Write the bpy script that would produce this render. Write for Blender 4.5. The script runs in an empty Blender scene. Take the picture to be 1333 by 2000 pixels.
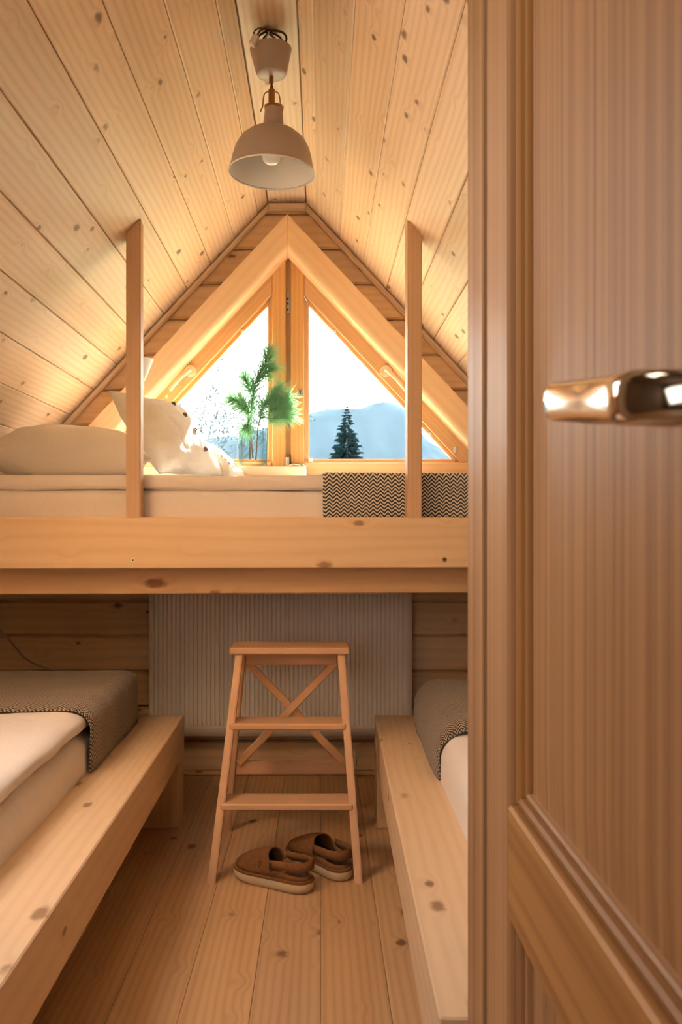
import bpy, bmesh, math, random
from mathutils import Vector, Matrix, noise as mnoise

random.seed(7)
scene = bpy.context.scene
C = scene.collection
V = Vector
PI = math.pi

# ------------------------------------------------------------------ camera
# camera stands in the doorway at (0,0,1) and looks level along +Y
cam_d = bpy.data.cameras.new('camera')
cam = bpy.data.objects.new('camera', cam_d)
C.objects.link(cam)
cam.location = (0, 0, 1.0)
cam.rotation_euler = (PI / 2, 0, 0)
cam_d.sensor_width = 36
cam_d.lens = 30.6
cam_d.shift_x = 39.5 / 2000
cam_d.shift_y = 33 / 2000
cam_d.clip_start = 0.02
cam_d.clip_end = 9000
cam_d.dof.use_dof = True
cam_d.dof.focus_distance = 2.75
cam_d.dof.aperture_fstop = 13
scene.camera = cam

# ------------------------------------------------------------------ world, sun, lights, exposure
world = bpy.data.worlds.new('world')
scene.world = world
world.use_nodes = True
bg = world.node_tree.nodes['Background']
bg.inputs['Color'].default_value = (1.0, 0.975, 0.95, 1)
bg.inputs['Strength'].default_value = 8.0

sun_d = bpy.data.lights.new('sun', 'SUN')
sun_d.energy = 36.0
sun_d.color = (1.0, 0.93, 0.80)
sun_d.angle = 0.012
sun = bpy.data.objects.new('sun', sun_d)
sun.rotation_euler = V((-0.28, -1.0, -0.895)).to_track_quat('-Z', 'Y').to_euler()
sun.location = (2, 12, 12)
C.objects.link(sun)


def area_light(name, loc, direction, sx, sy, power, color):
    d = bpy.data.lights.new(name, 'AREA')
    d.shape = 'RECTANGLE'
    d.size, d.size_y = sx, sy
    d.energy = power
    d.color = color
    o = bpy.data.objects.new(name, d)
    o.location = loc
    o.rotation_euler = V(direction).to_track_quat('-Z', 'Z').to_euler()
    C.objects.link(o)
    return o


# unseen fill lights added in the hall, one at the back, one overhead
area_light('hall_back_fill', (-0.85, -2.1, 1.45), (0.28, 1, -0.10), 1.2, 1.3, 12, (1.0, 0.88, 0.74))
area_light('hall_overhead_fill', (-0.35, 0.35, 2.3), (0.0, 0.35, -1), 0.5, 0.5, 3, (1.0, 0.84, 0.62))
portal = area_light('window_portal', (-0.13, 3.72, 1.65), (0, -1, 0), 1.9, 1.1, 1, (1, 1, 1))
portal.data.cycles.is_portal = True
portal2 = area_light('added_roof_window_portal', (-1.0, 1.57, 1.585), (0.731, 0, -0.682), 0.56, 0.82, 1, (1, 1, 1))  # guides sampling through the added roof window
portal2.rotation_euler = Matrix(((0, -0.682, -0.731), (1, 0, 0), (0, -0.731, 0.682))).to_euler()
portal2.data.size, portal2.data.size_y = 0.82, 0.56
portal2.data.cycles.is_portal = True

vs = scene.view_settings
vs.view_transform = 'Standard'
vs.look = 'None'
vs.gamma = 1
vs.exposure = 0.66
vs.use_curve_mapping = False
scene.cycles.max_bounces = 7
scene.cycles.caustics_reflective = False
scene.cycles.caustics_refractive = False
scene.cycles.adaptive_threshold = 0.04
scene.cycles.adaptive_min_samples = 16
scene.cycles.use_light_tree = False

# ------------------------------------------------------------------ materials


class NT:
    def __init__(self, name):
        self.m = bpy.data.materials.new(name)
        self.m.use_nodes = True
        self.t = self.m.node_tree
        self.bsdf = self.t.nodes['Principled BSDF']
        self.out = self.t.nodes['Material Output']

    def n(self, typ, **kw):
        nd = self.t.nodes.new(typ)
        for k, v in kw.items():
            setattr(nd, k, v)
        return nd

    def l(self, a, b):
        self.t.links.new(a, b)

    def math(self, op, a, b=None, c=None, clamp=False):
        nd = self.n('ShaderNodeMath', operation=op, use_clamp=clamp)
        for i, v in enumerate((a, b, c)):
            if v is None:
                continue
            if isinstance(v, (int, float)):
                nd.inputs[i].default_value = v
            else:
                self.l(v, nd.inputs[i])
        return nd.outputs[0]

    def vmul(self, a, vec):
        nd = self.n('ShaderNodeVectorMath', operation='MULTIPLY')
        self.l(a, nd.inputs[0])
        nd.inputs[1].default_value = vec
        return nd.outputs[0]

    def mapr(self, v, a, b, c, d, smooth=False):
        nd = self.n('ShaderNodeMapRange')
        if smooth:
            nd.interpolation_type = 'SMOOTHSTEP'
        for i, x in enumerate((v, a, b, c, d)):
            if isinstance(x, (int, float)):
                nd.inputs[i].default_value = x
            else:
                self.l(x, nd.inputs[i])
        return nd.outputs[0]

    def mix(self, f, a, b, typ='MIX'):
        nd = self.n('ShaderNodeMix', data_type='RGBA', blend_type=typ)
        for s, x in ((nd.inputs[0], f), (nd.inputs[6], a), (nd.inputs[7], b)):
            if isinstance(x, (int, float)):
                s.default_value = x
            elif isinstance(x, tuple):
                s.default_value = (*x, 1) if len(x) == 3 else x
            else:
                self.l(x, s)
        return nd.outputs[2]

    def noise(self, vec, scale, detail=2, rough=0.5, dist=0):
        nd = self.n('ShaderNodeTexNoise')
        self.l(vec, nd.inputs['Vector'])
        nd.inputs['Scale'].default_value = scale
        nd.inputs['Detail'].default_value = detail
        nd.inputs['Roughness'].default_value = rough
        nd.inputs['Distortion'].default_value = dist
        return nd.outputs['Fac']

    def bump(self, h, strength, dist=0.002):
        b = self.n('ShaderNodeBump')
        b.inputs['Strength'].default_value = strength
        b.inputs['Distance'].default_value = dist
        self.l(h, b.inputs['Height'])
        self.l(b.outputs[0], self.bsdf.inputs['Normal'])


def wood(name, light, dark, knot, ring=45, contrast=0.6, knots=1.0, rough=0.5, var=0.12, coat=0.0, warp=3.0,
         kscale=(6.5, 12.5, 12.5), fine=0.25, stripe=0.0):
    w = NT(name)
    tc = w.n('ShaderNodeTexCoord')
    oi = w.n('ShaderNodeObjectInfo')
    r = oi.outputs['Random']
    cb = w.n('ShaderNodeCombineXYZ')
    w.l(w.math('MULTIPLY', r, 37.0), cb.inputs[0])
    w.l(w.math('MULTIPLY', r, 11.3), cb.inputs[1])
    w.l(w.math('MULTIPLY', r, 23.7), cb.inputs[2])
    add = w.n('ShaderNodeVectorMath', operation='ADD')
    w.l(tc.outputs['Object'], add.inputs[0])
    w.l(cb.outputs[0], add.inputs[1])
    P = add.outputs[0]
    sep = w.n('ShaderNodeSeparateXYZ')
    w.l(P, sep.inputs[0])
    warp_n = w.noise(w.vmul(P, (0.6, 4.5, 4.5)), 1.0, 2, 0.5)
    phase = w.math('ADD', w.math('MULTIPLY', w.math('ADD', sep.outputs[1], w.math('MULTIPLY', sep.outputs[2], 0.7)), ring),
                   w.math('MULTIPLY', warp_n, warp))
    if knots > 0:
        vo = w.n('ShaderNodeTexVoronoi')
        w.l(w.vmul(P, kscale), vo.inputs['Vector'])
        vo.inputs['Scale'].default_value = 1.0
        cs = w.n('ShaderNodeSeparateColor')
        w.l(vo.outputs['Color'], cs.inputs[0])
        rnd = cs.outputs[0]
        wob = w.math('MULTIPLY', w.math('SUBTRACT', w.noise(P, 60, 1), 0.5), 0.10)
        dist = w.math('ADD', vo.outputs['Distance'], wob)
        has = w.math('GREATER_THAN', rnd, 0.30)
        rad = w.mapr(rnd, 0.30, 1.0, 0.07, 0.24)
        km = w.math('MULTIPLY', w.mapr(dist, w.math('MULTIPLY', rad, 0.45), rad, 1.0, 0.0, True), has)
        halo = w.math('MULTIPLY', w.mapr(vo.outputs['Distance'], 0.0, 0.38, 1.0, 0.0, True), has)
        phase = w.math('ADD', phase, w.math('MULTIPLY', halo, 1.3))
    s = w.math('MULTIPLY_ADD', w.math('SINE', w.math('MULTIPLY', phase, 2 * PI)), 0.5, 0.5)
    s = w.math('POWER', s, 1.8)
    fib = w.noise(w.vmul(P, (5, 170, 170)), 1.0, 2, 0.6)
    broad = w.noise(w.vmul(P, (1.3, 14, 14)), 1.0, 2, 0.5)
    f = w.math('ADD', w.math('MULTIPLY', s, contrast * 0.55), w.math('MULTIPLY', w.math('SUBTRACT', fib, 0.4), fine))
    f = w.math('ADD', f, w.math('MULTIPLY', w.math('SUBTRACT', broad, 0.42), contrast * 0.9), clamp=True)
    if stripe:
        bands = w.noise(w.vmul(P, (0.22, 62, 62)), 1.0, 2, 0.6)
        f = w.math('ADD', f, w.math('MULTIPLY', w.math('SUBTRACT', bands, 0.47), stripe), clamp=True)
    col = w.mix(f, light, dark)
    if knots > 0:
        col = w.mix(w.math('MULTIPLY', halo, 0.22 * knots), col, dark)
        col = w.mix(w.math('MULTIPLY', km, 0.85 * knots), col, knot)
    r2 = w.math('FRACT', w.math('MULTIPLY', r, 7.31))
    hv = w.n('ShaderNodeHueSaturation')
    w.l(col, hv.inputs['Color'])
    w.l(w.mapr(r2, 0, 1, 1 - var, 1 + var), hv.inputs['Value'])
    w.l(w.mapr(r, 0, 1, 1 - var * 0.8, 1 + var * 0.8), hv.inputs['Saturation'])
    w.l(hv.outputs[0], w.bsdf.inputs['Base Color'])
    w.bsdf.inputs['Roughness'].default_value = rough
    w.bsdf.inputs['Coat Weight'].default_value = coat
    w.bsdf.inputs['Coat Roughness'].default_value = 0.32
    w.bump(fib, 0.12, 0.001)
    return w.m


def plain(name, col, rough=0.5, metal=0.0, bump=0.0, bscale=200, var=0.0, spec=None, coat=0.0, sub=0.0):
    w = NT(name)
    w.bsdf.inputs['Roughness'].default_value = rough
    w.bsdf.inputs['Metallic'].default_value = metal
    w.bsdf.inputs['Coat Weight'].default_value = coat
    tc = w.n('ShaderNodeTexCoord')
    if spec is not None:
        w.bsdf.inputs['Specular IOR Level'].default_value = spec
    nz = w.noise(tc.outputs['Object'], bscale * 0.2, 3)
    c = w.mix(nz, tuple(x * (1 - var) for x in col), tuple(min(1, x * (1 + var)) for x in col))
    w.l(c, w.bsdf.inputs['Base Color'])
    if bump:
        w.bump(w.noise(tc.outputs['Object'], bscale, 3), bump, 0.002)
    return w.m


def fabric(name, col, rough=0.9, weave=900, fold=0.0):
    w = NT(name)
    tc = w.n('ShaderNodeTexCoord')
    ob = tc.outputs['Object']
    a = w.noise(w.vmul(ob, (weave, weave * 0.12, weave * 0.12)), 1, 1)
    b = w.noise(w.vmul(ob, (weave * 0.12, weave, weave)), 1, 1)
    th = w.math('ADD', a, b)
    c = w.mix(w.math('MULTIPLY', th, 0.5), tuple(x * 0.90 for x in col), tuple(min(1, x * 1.06) for x in col))
    w.l(c, w.bsdf.inputs['Base Color'])
    w.bsdf.inputs['Roughness'].default_value = rough
    w.bsdf.inputs['Sheen Weight'].default_value = 0.15
    h = th
    if fold:
        h = w.math('ADD', w.math('MULTIPLY', th, 0.04), w.math('MULTIPLY', w.noise(ob, 11, 3, 0.5, 1.2), fold))
        w.bump(h, 0.5, 0.02)
    else:
        w.bump(h, 0.15, 0.001)
    return w.m


def herringbone(name, darkc, lightc, period, stripe, duty, border=None, slope=1.0):
    """UV in metres: u runs along the zigzag, v across the stripes"""
    w = NT(name)
    uv = w.n('ShaderNodeUVMap')
    sp = w.n('ShaderNodeSeparateXYZ')
    w.l(uv.outputs[0], sp.inputs[0])
    u, v = sp.outputs[0], sp.outputs[1]
    nz = w.noise(uv.outputs[0], 25, 2)
    pp = w.math('PINGPONG', u, period / 2)
    ph = w.math('FRACT', w.math('DIVIDE', w.math('ADD', w.math('MULTIPLY_ADD', pp, slope, v), w.math('MULTIPLY', nz, stripe * 0.4)), stripe))
    mask = w.math('GREATER_THAN', ph, duty)
    if border is not None:
        # woven edge band: v beyond `border` switches to a bold zigzag
        pb = w.math('PINGPONG', u, 0.011)
        phb = w.math('FRACT', w.math('DIVIDE', w.math('MULTIPLY_ADD', pb, 1.2, v), 0.0125))
        mb = w.math('GREATER_THAN', phb, 0.45)
        sel = w.math('LESS_THAN', v, border)
        mask = w.math('ADD', w.math('MULTIPLY', mb, sel), w.math('MULTIPLY', mask, w.math('SUBTRACT', 1.0, sel)))
    c = w.mix(mask, darkc, lightc)
    w.l(c, w.bsdf.inputs['Base Color'])
    w.bsdf.inputs['Roughness'].default_value = 0.95
    w.bsdf.inputs['Sheen Weight'].default_value = 0.2
    tc = w.n('ShaderNodeTexCoord')
    w.bump(w.math('ADD', mask, w.noise(tc.outputs['Object'], 700, 2)), 0.3, 0.0015)
    return w.m


M = {}
M['ceil'] = wood('pine_ceiling', (0.85, 0.653, 0.465), (0.66, 0.43, 0.245), (0.14, 0.062, 0.024), ring=50, contrast=0.78, kscale=(9.0, 15.5, 15.5))
M['wall'] = wood('pine_wall', (0.80, 0.56, 0.34), (0.62, 0.38, 0.19), (0.15, 0.06, 0.02), ring=40, contrast=0.6)
M['floor'] = wood('pine_floor', (0.70, 0.42, 0.20), (0.50, 0.26, 0.105), (0.17, 0.07, 0.028), ring=52, contrast=0.85, rough=0.38, warp=2.6, kscale=(7.0, 10.0, 10.0))
M['beam'] = wood('pine_beam', (0.755, 0.54, 0.345), (0.60, 0.39, 0.22), (0.20, 0.09, 0.035), ring=38, contrast=0.5, knots=0.85, kscale=(6.5, 13.0, 13.0))
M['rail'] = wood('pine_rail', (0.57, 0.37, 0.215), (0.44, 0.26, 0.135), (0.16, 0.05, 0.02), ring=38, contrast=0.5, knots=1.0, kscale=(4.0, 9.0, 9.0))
M['post'] = wood('larch_post', (0.70, 0.45, 0.265), (0.56, 0.325, 0.17), (0.2, 0.09, 0.03), ring=70, contrast=0.4, knots=0, warp=1.5, stripe=0.9)
M['sash'] = wood('larch_window', (0.74, 0.43, 0.19), (0.55, 0.27, 0.095), (0.2, 0.09, 0.03), ring=60, contrast=0.4, knots=0, warp=1.5, rough=0.4, stripe=0.9)
M['frame'] = wood('pine_window_frame', (0.80, 0.56, 0.34), (0.68, 0.42, 0.22), (0.22, 0.09, 0.03), ring=34, contrast=0.45, knots=0.8, kscale=(2.6, 6, 6))
M['door'] = wood('larch_door', (0.53, 0.28, 0.12), (0.27, 0.12, 0.045), (0.2, 0.09, 0.03), ring=64, contrast=0.45, knots=0, warp=3.5, rough=0.5, coat=0.1, fine=0.10, stripe=2.2)
M['beech'] = wood('beech', (0.66, 0.39, 0.22), (0.54, 0.29, 0.145), (0.3, 0.1, 0.05), ring=30, contrast=0.35, knots=0, rough=0.45, var=0.06, fine=0.35)
M['sheet'] = fabric('white_cotton', (0.87, 0.785, 0.725), fold=0.35)
M['pillow'] = fabric('cotton_satin', (0.84, 0.78, 0.72), fold=0.5, rough=0.7)
M['linen'] = fabric('washed_linen', (0.76, 0.70, 0.60), fold=0.5, weave=600)
M['herr_big'] = herringbone('herringbone_bold', (0.025, 0.022, 0.022), (0.72, 0.66, 0.58), 0.0235, 0.0118, 0.5)
M['herr'] = herringbone('herringbone_fine', (0.018, 0.014, 0.012), (0.42, 0.32, 0.23), 0.046, 0.0105, 0.5, border=0.016, slope=0.9)
M['white_metal'] = plain('white_enamel', (0.86, 0.80, 0.75), 0.28, coat=0.3)
M['lamp_beige'] = plain('beige_lacquer', (0.42, 0.34, 0.28), 0.38)
M['lamp_white'] = plain('white_lacquer', (0.80, 0.80, 0.78), 0.4)
M['brass'] = plain('aged_brass', (0.36, 0.20, 0.07), 0.35, 1.0)
M['cord'] = plain('brown_cord', (0.13, 0.075, 0.03), 0.8, bump=0.3, bscale=800)
M['bulb'] = plain('opal_glass', (0.85, 0.86, 0.88), 0.15, coat=0.6)
M['plastic'] = plain('white_plastic', (0.75, 0.73, 0.70), 0.4)
M['chrome'] = plain('polished_nickel', (0.62, 0.57, 0.53), 0.10, 1.0)
M['steel'] = plain('zinc_steel', (0.45, 0.46, 0.48), 0.35, 1.0)
M['gasket'] = plain('rubber_seal', (0.10, 0.065, 0.03), 0.7)
M['handle'] = plain('beige_handle', (0.78, 0.62, 0.42), 0.3, coat=0.4)
M['suede'] = plain('brown_suede', (0.215, 0.088, 0.026), 0.95, bump=0.35, bscale=600, var=0.35)
M['suede_in'] = plain('dark_lining', (0.10, 0.05, 0.025), 0.95, bump=0.3, bscale=500, var=0.2)
M['sole'] = plain('cream_rubber', (0.60, 0.47, 0.31), 0.7, bump=0.1, bscale=300)
M['label'] = plain('white_label', (0.75, 0.73, 0.68), 0.7)
M['print'] = plain('grey_print', (0.22, 0.2, 0.18), 0.7)
M['stitch'] = plain('dark_stitch', (0.09, 0.035, 0.012), 0.9)
M['button'] = plain('coconut_button', (0.16, 0.10, 0.06), 0.5)
M['needle'] = plain('pine_needles', (0.30, 0.50, 0.34), 0.5, var=0.25, bscale=60)
_t = M['needle'].node_tree
_tl = _t.nodes.new('ShaderNodeBsdfTranslucent')
_tl.inputs[0].default_value = (0.46, 0.72, 0.48, 1)
_ms = _t.nodes.new('ShaderNodeMixShader')
_ms.inputs[0].default_value = 0.62
_t.links.new(_t.nodes['Principled BSDF'].outputs[0], _ms.inputs[1])
_t.links.new(_tl.outputs[0], _ms.inputs[2])
_t.links.new(_ms.outputs[0], _t.nodes['Material Output'].inputs[0])
M['twig'] = plain('pine_twig', (0.13, 0.085, 0.05), 0.8)
M['screw'] = plain('pale_plug', (0.9, 0.85, 0.8), 0.4)
M['dark'] = plain('dark_hole', (0.05, 0.03, 0.02), 0.8)
M['cable'] = plain('grey_cable', (0.42, 0.36, 0.33), 0.5)
M['plaster'] = plain('hall_plaster', (0.24, 0.155, 0.085), 0.7, var=0.1)
M['rock'] = plain('wooded_mountain', (0.014, 0.026, 0.034), 0.95, var=0.3, bscale=0.05, spec=0.0)
M['ground'] = plain('meadow', (0.22, 0.24, 0.14), 0.95, var=0.3, bscale=1)
M['spruce'] = plain('spruce_needles', (0.006, 0.015, 0.018), 0.9, var=0.3, bscale=10, spec=0.0)
M['bark'] = plain('pale_bark', (0.06, 0.08, 0.10), 0.9, spec=0.0)

w = NT('clear_glass_pane')
tr = w.n('ShaderNodeBsdfTransparent')
tr.inputs[0].default_value = (0.97, 0.98, 0.98, 1)
gl = w.n('ShaderNodeBsdfGlossy')
gl.inputs['Roughness'].default_value = 0.02
fr = w.n('ShaderNodeFresnel')
fr.inputs[0].default_value = 1.45
mx = w.n('ShaderNodeMixShader')
ge = w.n('ShaderNodeNewGeometry')
w.l(w.math('MULTIPLY', fr.outputs[0], w.math('SUBTRACT', 1.0, ge.outputs['Backfacing'])), mx.inputs[0])   # reflect once, at the outer face of each pane
w.l(tr.outputs[0], mx.inputs[1])
w.l(gl.outputs[0], mx.inputs[2])
w.l(mx.outputs[0], w.out.inputs[0])
M['pane'] = w.m

w = NT('vase_glass')
tr = w.n('ShaderNodeBsdfTransparent')
lf_ = w.n('ShaderNodeLayerWeight')
lf_.inputs[0].default_value = 0.45
w.l(w.mix(lf_.outputs['Facing'], (0.96, 0.985, 0.985), (0.40, 0.56, 0.58)), tr.inputs[0])
gl = w.n('ShaderNodeBsdfGlossy')
gl.inputs['Roughness'].default_value = 0.05
lw = w.n('ShaderNodeLayerWeight')
lw.inputs[0].default_value = 0.16
mx = w.n('ShaderNodeMixShader')
ge = w.n('ShaderNodeNewGeometry')
w.l(w.math('MULTIPLY', lw.outputs['Fresnel'], w.math('SUBTRACT', 1.0, ge.outputs['Backfacing'])), mx.inputs[0])
w.l(tr.outputs[0], mx.inputs[1])
w.l(gl.outputs[0], mx.inputs[2])
w.l(mx.outputs[0], w.out.inputs[0])
M['glass'] = w.m

w = NT('mountain_haze')
w.t.nodes.remove(w.bsdf)
sc_ = w.n('ShaderNodeVolumeScatter')
sc_.inputs['Color'].default_value = (0.5, 0.76, 1.0, 1)
sc_.inputs['Density'].default_value = 0.00005
sc_.inputs['Anisotropy'].default_value = 0.0
w.l(sc_.outputs[0], w.out.inputs['Volume'])
M['haze'] = w.m

# ------------------------------------------------------------------ helpers


def wm(o):
    if o.parent is None:
        return o.matrix_basis.copy()
    return wm(o.parent) @ o.matrix_parent_inverse @ o.matrix_basis


def put(o, parent=None, world=None):
    if o.name not in C.objects:
        C.objects.link(o)
    if parent is not None:
        o.parent = parent
        o.matrix_parent_inverse = wm(parent).inverted()
    if world is not None:
        o.matrix_basis = world
    return o


def props(o, label=None, cat=None, group=None, kind=None):
    for k, v in (('label', label), ('category', cat), ('group', group), ('kind', kind)):
        if v:
            o[k] = v
    return o


def empty(name, loc=(0, 0, 0), label=None, cat=None, group=None, kind=None, rotz=0):
    o = bpy.data.objects.new(name, None)
    o.empty_display_size = 0.05
    put(o, None, Matrix.Translation(V(loc)) @ Matrix.Rotation(rotz, 4, 'Z'))
    return props(o, label, cat, group, kind)


def finish(name, bm, mat, parent=None, world=None, smooth=False, local=None):
    """bm in world coordinates; `local` re-expresses it in that frame (so that local x can follow the grain)"""
    if local is not None:
        bm.transform(local.inverted())
        world = local
    bmesh.ops.recalc_face_normals(bm, faces=bm.faces)
    me = bpy.data.meshes.new(name)
    bm.to_mesh(me)
    bm.free()
    if smooth:
        me.polygons.foreach_set('use_smooth', [True] * len(me.polygons))
    me.materials.append(M[mat] if isinstance(mat, str) else mat)
    o = bpy.data.objects.new(name, me)
    return put(o, parent, world if world is not None else Matrix.Identity(4))


def auto_smooth(o, ang=40):
    me = o.data
    me.polygons.foreach_set('use_smooth', [True] * len(me.polygons))
    me.set_sharp_from_angle(angle=math.radians(ang))
    return o


_cache = {}


def board(name, L, W, T, Mx, mat, parent=None, bev=0.003):
    key = (round(L, 4), round(W, 4), round(T, 4), mat, bev)
    me = _cache.get(key)
    if me is None:
        bm = bmesh.new()
        bmesh.ops.create_cube(bm, size=1.0)
        bm.transform(Matrix.Diagonal((L, W, T, 1)))
        if bev:
            bmesh.ops.bevel(bm, geom=bm.edges[:], offset=bev, segments=1, affect='EDGES')
        bmesh.ops.recalc_face_normals(bm, faces=bm.faces)
        me = bpy.data.meshes.new(name)
        bm.to_mesh(me)
        bm.free()
        me.materials.append(M[mat])
        _cache[key] = me
    return put(bpy.data.objects.new(name, me), parent, Mx)


def axes(x, y, z, o):
    return Matrix(((x[0], y[0], z[0], o[0]), (x[1], y[1], z[1], o[1]), (x[2], y[2], z[2], o[2]), (0, 0, 0, 1)))


def frame(p0, p1, up=(0, 0, 1)):
    p0, p1, up = V(p0), V(p1), V(up)
    x = (p1 - p0).normalized()
    z = (up - x * up.dot(x)).normalized()
    y = z.cross(x)
    return axes(x, y, z, (p0 + p1) / 2)


def bar(name, p0, p1, w_, t_, mat, parent, up=(0, 0, 1), bev=0.003):
    return board(name, (V(p1) - V(p0)).length, w_, t_, frame(p0, p1, up), mat, parent, bev)


def box(name, lo, hi, mat, parent=None, bev=0.003, along='x', base=None):
    """axis-aligned box, grain along the named axis; base = optional matrix the box lives in"""
    lo, hi = V(lo), V(hi)
    c = (lo + hi) / 2
    d = hi - lo
    if along == 'x':
        Mx = axes((1, 0, 0), (0, 1, 0), (0, 0, 1), c)
        dd = (d.x, d.y, d.z)
    elif along == 'y':
        Mx = axes((0, 1, 0), (-1, 0, 0), (0, 0, 1), c)
        dd = (d.y, d.x, d.z)
    else:
        Mx = axes((0, 0, 1), (0, 1, 0), (-1, 0, 0), c)
        dd = (d.z, d.y, d.x)
    if base is not None:
        Mx = base @ Mx
    return board(name, *dd, Mx, mat, parent, bev)


def prism_bm(poly, y0, y1, bev=0.0, bm=None):
    """polygon in XZ extruded from y0 (towards the camera) to y1"""
    bm = bm or bmesh.new()
    a = [bm.verts.new((x, y0, z)) for x, z in poly]
    b = [bm.verts.new((x, y1, z)) for x, z in poly]
    n = len(poly)
    f = bm.faces.new(a)
    bm.faces.new(b[::-1])
    for i in range(n):
        bm.faces.new((a[i], b[i], b[(i + 1) % n], a[(i + 1) % n]))
    if bev:
        bmesh.ops.recalc_face_normals(bm, faces=bm.faces)
        bmesh.ops.bevel(bm, geom=list(f.edges), offset=bev, segments=1, affect='EDGES')
    return bm


def tube(name, pts, r, mat, parent=None, n=8, closed=False, smooth_pts=0, world=None):
    pts = [V(p) for p in pts]
    for _ in range(smooth_pts):
        q = []
        for i in range(len(pts) - 1):
            q += [pts[i] * 0.75 + pts[i + 1] * 0.25, pts[i] * 0.25 + pts[i + 1] * 0.75]
        pts = [pts[0]] + q + [pts[-1]]
    rr = r if isinstance(r, (list, tuple)) else [r] * len(pts)
    if len(rr) != len(pts):
        rr = [rr[0] + (rr[-1] - rr[0]) * i / (len(pts) - 1) for i in range(len(pts))]
    bm = bmesh.new()
    tube_into(bm, pts, rr, n, closed)
    return finish(name, bm, mat, parent, world=world, smooth=True)


def tube_into(bm, pts, rr, n=8, closed=False):
    up = V((0.31, 0.22, 0.93))
    rings = []
    k = len(pts)
    for i, p in enumerate(pts):
        a = pts[(i - 1) % k] if (i > 0 or closed) else p
        b = pts[(i + 1) % k] if (i < k - 1 or closed) else p
        t = (b - a).normalized()
        s = t.cross(up)
        if s.length < 0.05:
            s = t.cross(V((1, 0, 0)))
        s.normalize()
        q = s.cross(t)
        rings.append([bm.verts.new(p + (s * math.cos(2 * PI * j / n) + q * math.sin(2 * PI * j / n)) * rr[i]) for j in range(n)])
    for i in range(k if closed else k - 1):
        A, B = rings[i], rings[(i + 1) % k]
        for j in range(n):
            bm.faces.new((A[j], A[(j + 1) % n], B[(j + 1) % n], B[j]))
    if not closed:
        bm.faces.new(rings[0][::-1])
        bm.faces.new(rings[-1])


def lathe(name, prof, mat, parent=None, world=None, n=40, closed=False, ang=40):
    bm = bmesh.new()
    rings = []
    for r, z in prof:
        if r < 1e-6:
            rings.append([bm.verts.new((0, 0, z))])
        else:
            rings.append([bm.verts.new((r * math.cos(2 * PI * j / n), r * math.sin(2 * PI * j / n), z)) for j in range(n)])
    seq = list(zip(rings, rings[1:])) + ([(rings[-1], rings[0])] if closed else [])
    for A, B in seq:
        for j in range(n):
            k = (j + 1) % n
            if len(A) == 1 and len(B) == 1:
                continue
            if len(A) == 1:
                bm.faces.new((A[0], B[k], B[j]))
            elif len(B) == 1:
                bm.faces.new((A[j], A[k], B[0]))
            else:
                bm.faces.new((A[j], A[k], B[k], B[j]))
    o = finish(name, bm, mat, parent, world=world)
    return auto_smooth(o, ang)


def cyl(name, p0, p1, r, mat, parent=None, n=20, r1=None):
    p0, p1 = V(p0), V(p1)
    L = (p1 - p0).length
    r1 = r if r1 is None else r1
    b = min(r, r1, L / 2) * 0.15
    q = (p1 - p0).to_track_quat('Z', 'Y').to_matrix().to_4x4()
    return lathe(name, [(0, 0), (r - b, 0), (r, b), (r1, L - b), (r1 - b, L), (0, L)], mat, parent, Matrix.Translation(p0) @ q, n)


def rounded_box_bm(lo, hi, r, seg=0.03, amp=0.0, freq=6.0, keep=None, seed=0.0, uvf=None):
    """soft box with rounded edges; keep(face centre) filters faces, uvf(co) writes UVs in metres"""
    lo, hi = V(lo), V(hi)
    c = (lo + hi) / 2
    h = (hi - lo) / 2
    if not isinstance(r, (tuple, list)):
        r = (r, r, r)
    bm = bmesh.new()
    vmap = {}

    def ticks(hh, rr):
        rr = min(rr, hh)
        n_in = max(1, int(round(2 * (hh - rr) / seg)))
        ins = [-(hh - rr) + 2 * (hh - rr) * i / n_in for i in range(n_in + 1)]
        k = 4
        e = [rr * math.tan(PI / 4 * i / k) for i in range(1, k + 1)]
        return [-(hh - rr) - x for x in e[::-1]] + ins + [(hh - rr) + x for x in e]
    T = [ticks(h[i], r[i]) for i in range(3)]

    def vert(i, j, k):
        key = (i, j, k)
        if key not in vmap:
            q = V((T[0][i], T[1][j], T[2][k]))
            inner = V([max(-(h[a] - r[a]), min(h[a] - r[a], q[a])) for a in range(3)])
            d = V([(q[a] - inner[a]) / r[a] for a in range(3)])
            if d.length > 1e-6:
                dn = d.normalized()
                q = inner + V([dn[a] * r[a] for a in range(3)])
            vmap[key] = bm.verts.new(c + q)
        return vmap[key]
    N = [len(t) - 1 for t in T]
    for ax in range(3):
        a, b = [i for i in range(3) if i != ax]
        for side in (0, N[ax]):
            for i in range(N[a]):
                for j in range(N[b]):
                    quad = []
                    for di, dj in ((0, 0), (1, 0), (1, 1), (0, 1)):
                        idx = [0, 0, 0]
                        idx[ax] = side
                        idx[a] = i + di
                        idx[b] = j + dj
                        quad.append(vert(*idx))
                    if keep is None or keep((quad[0].co + quad[2].co) / 2):
                        bm.faces.new(quad)
    loose = [v for v in bm.verts if not v.link_faces]
    bmesh.ops.delete(bm, geom=loose, context='VERTS')
    if uvf:
        lay = bm.loops.layers.uv.new('UVMap')
        for f in bm.faces:
            for lp in f.loops:
                lp[lay].uv = uvf(lp.vert.co)
    if amp:
        bm.normal_update()
        for v in bm.verts:
            p = v.co * freq + V((seed, seed * 1.7, seed * 0.3))
            v.co += v.normal * (mnoise.noise(p) * amp + mnoise.noise(p * 2.3) * amp * 0.4)
    return bm


def solid(o, t, off=1):
    m = o.modifiers.new('thickness', 'SOLIDIFY')
    m.thickness = t
    m.offset = off
    return o


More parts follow.
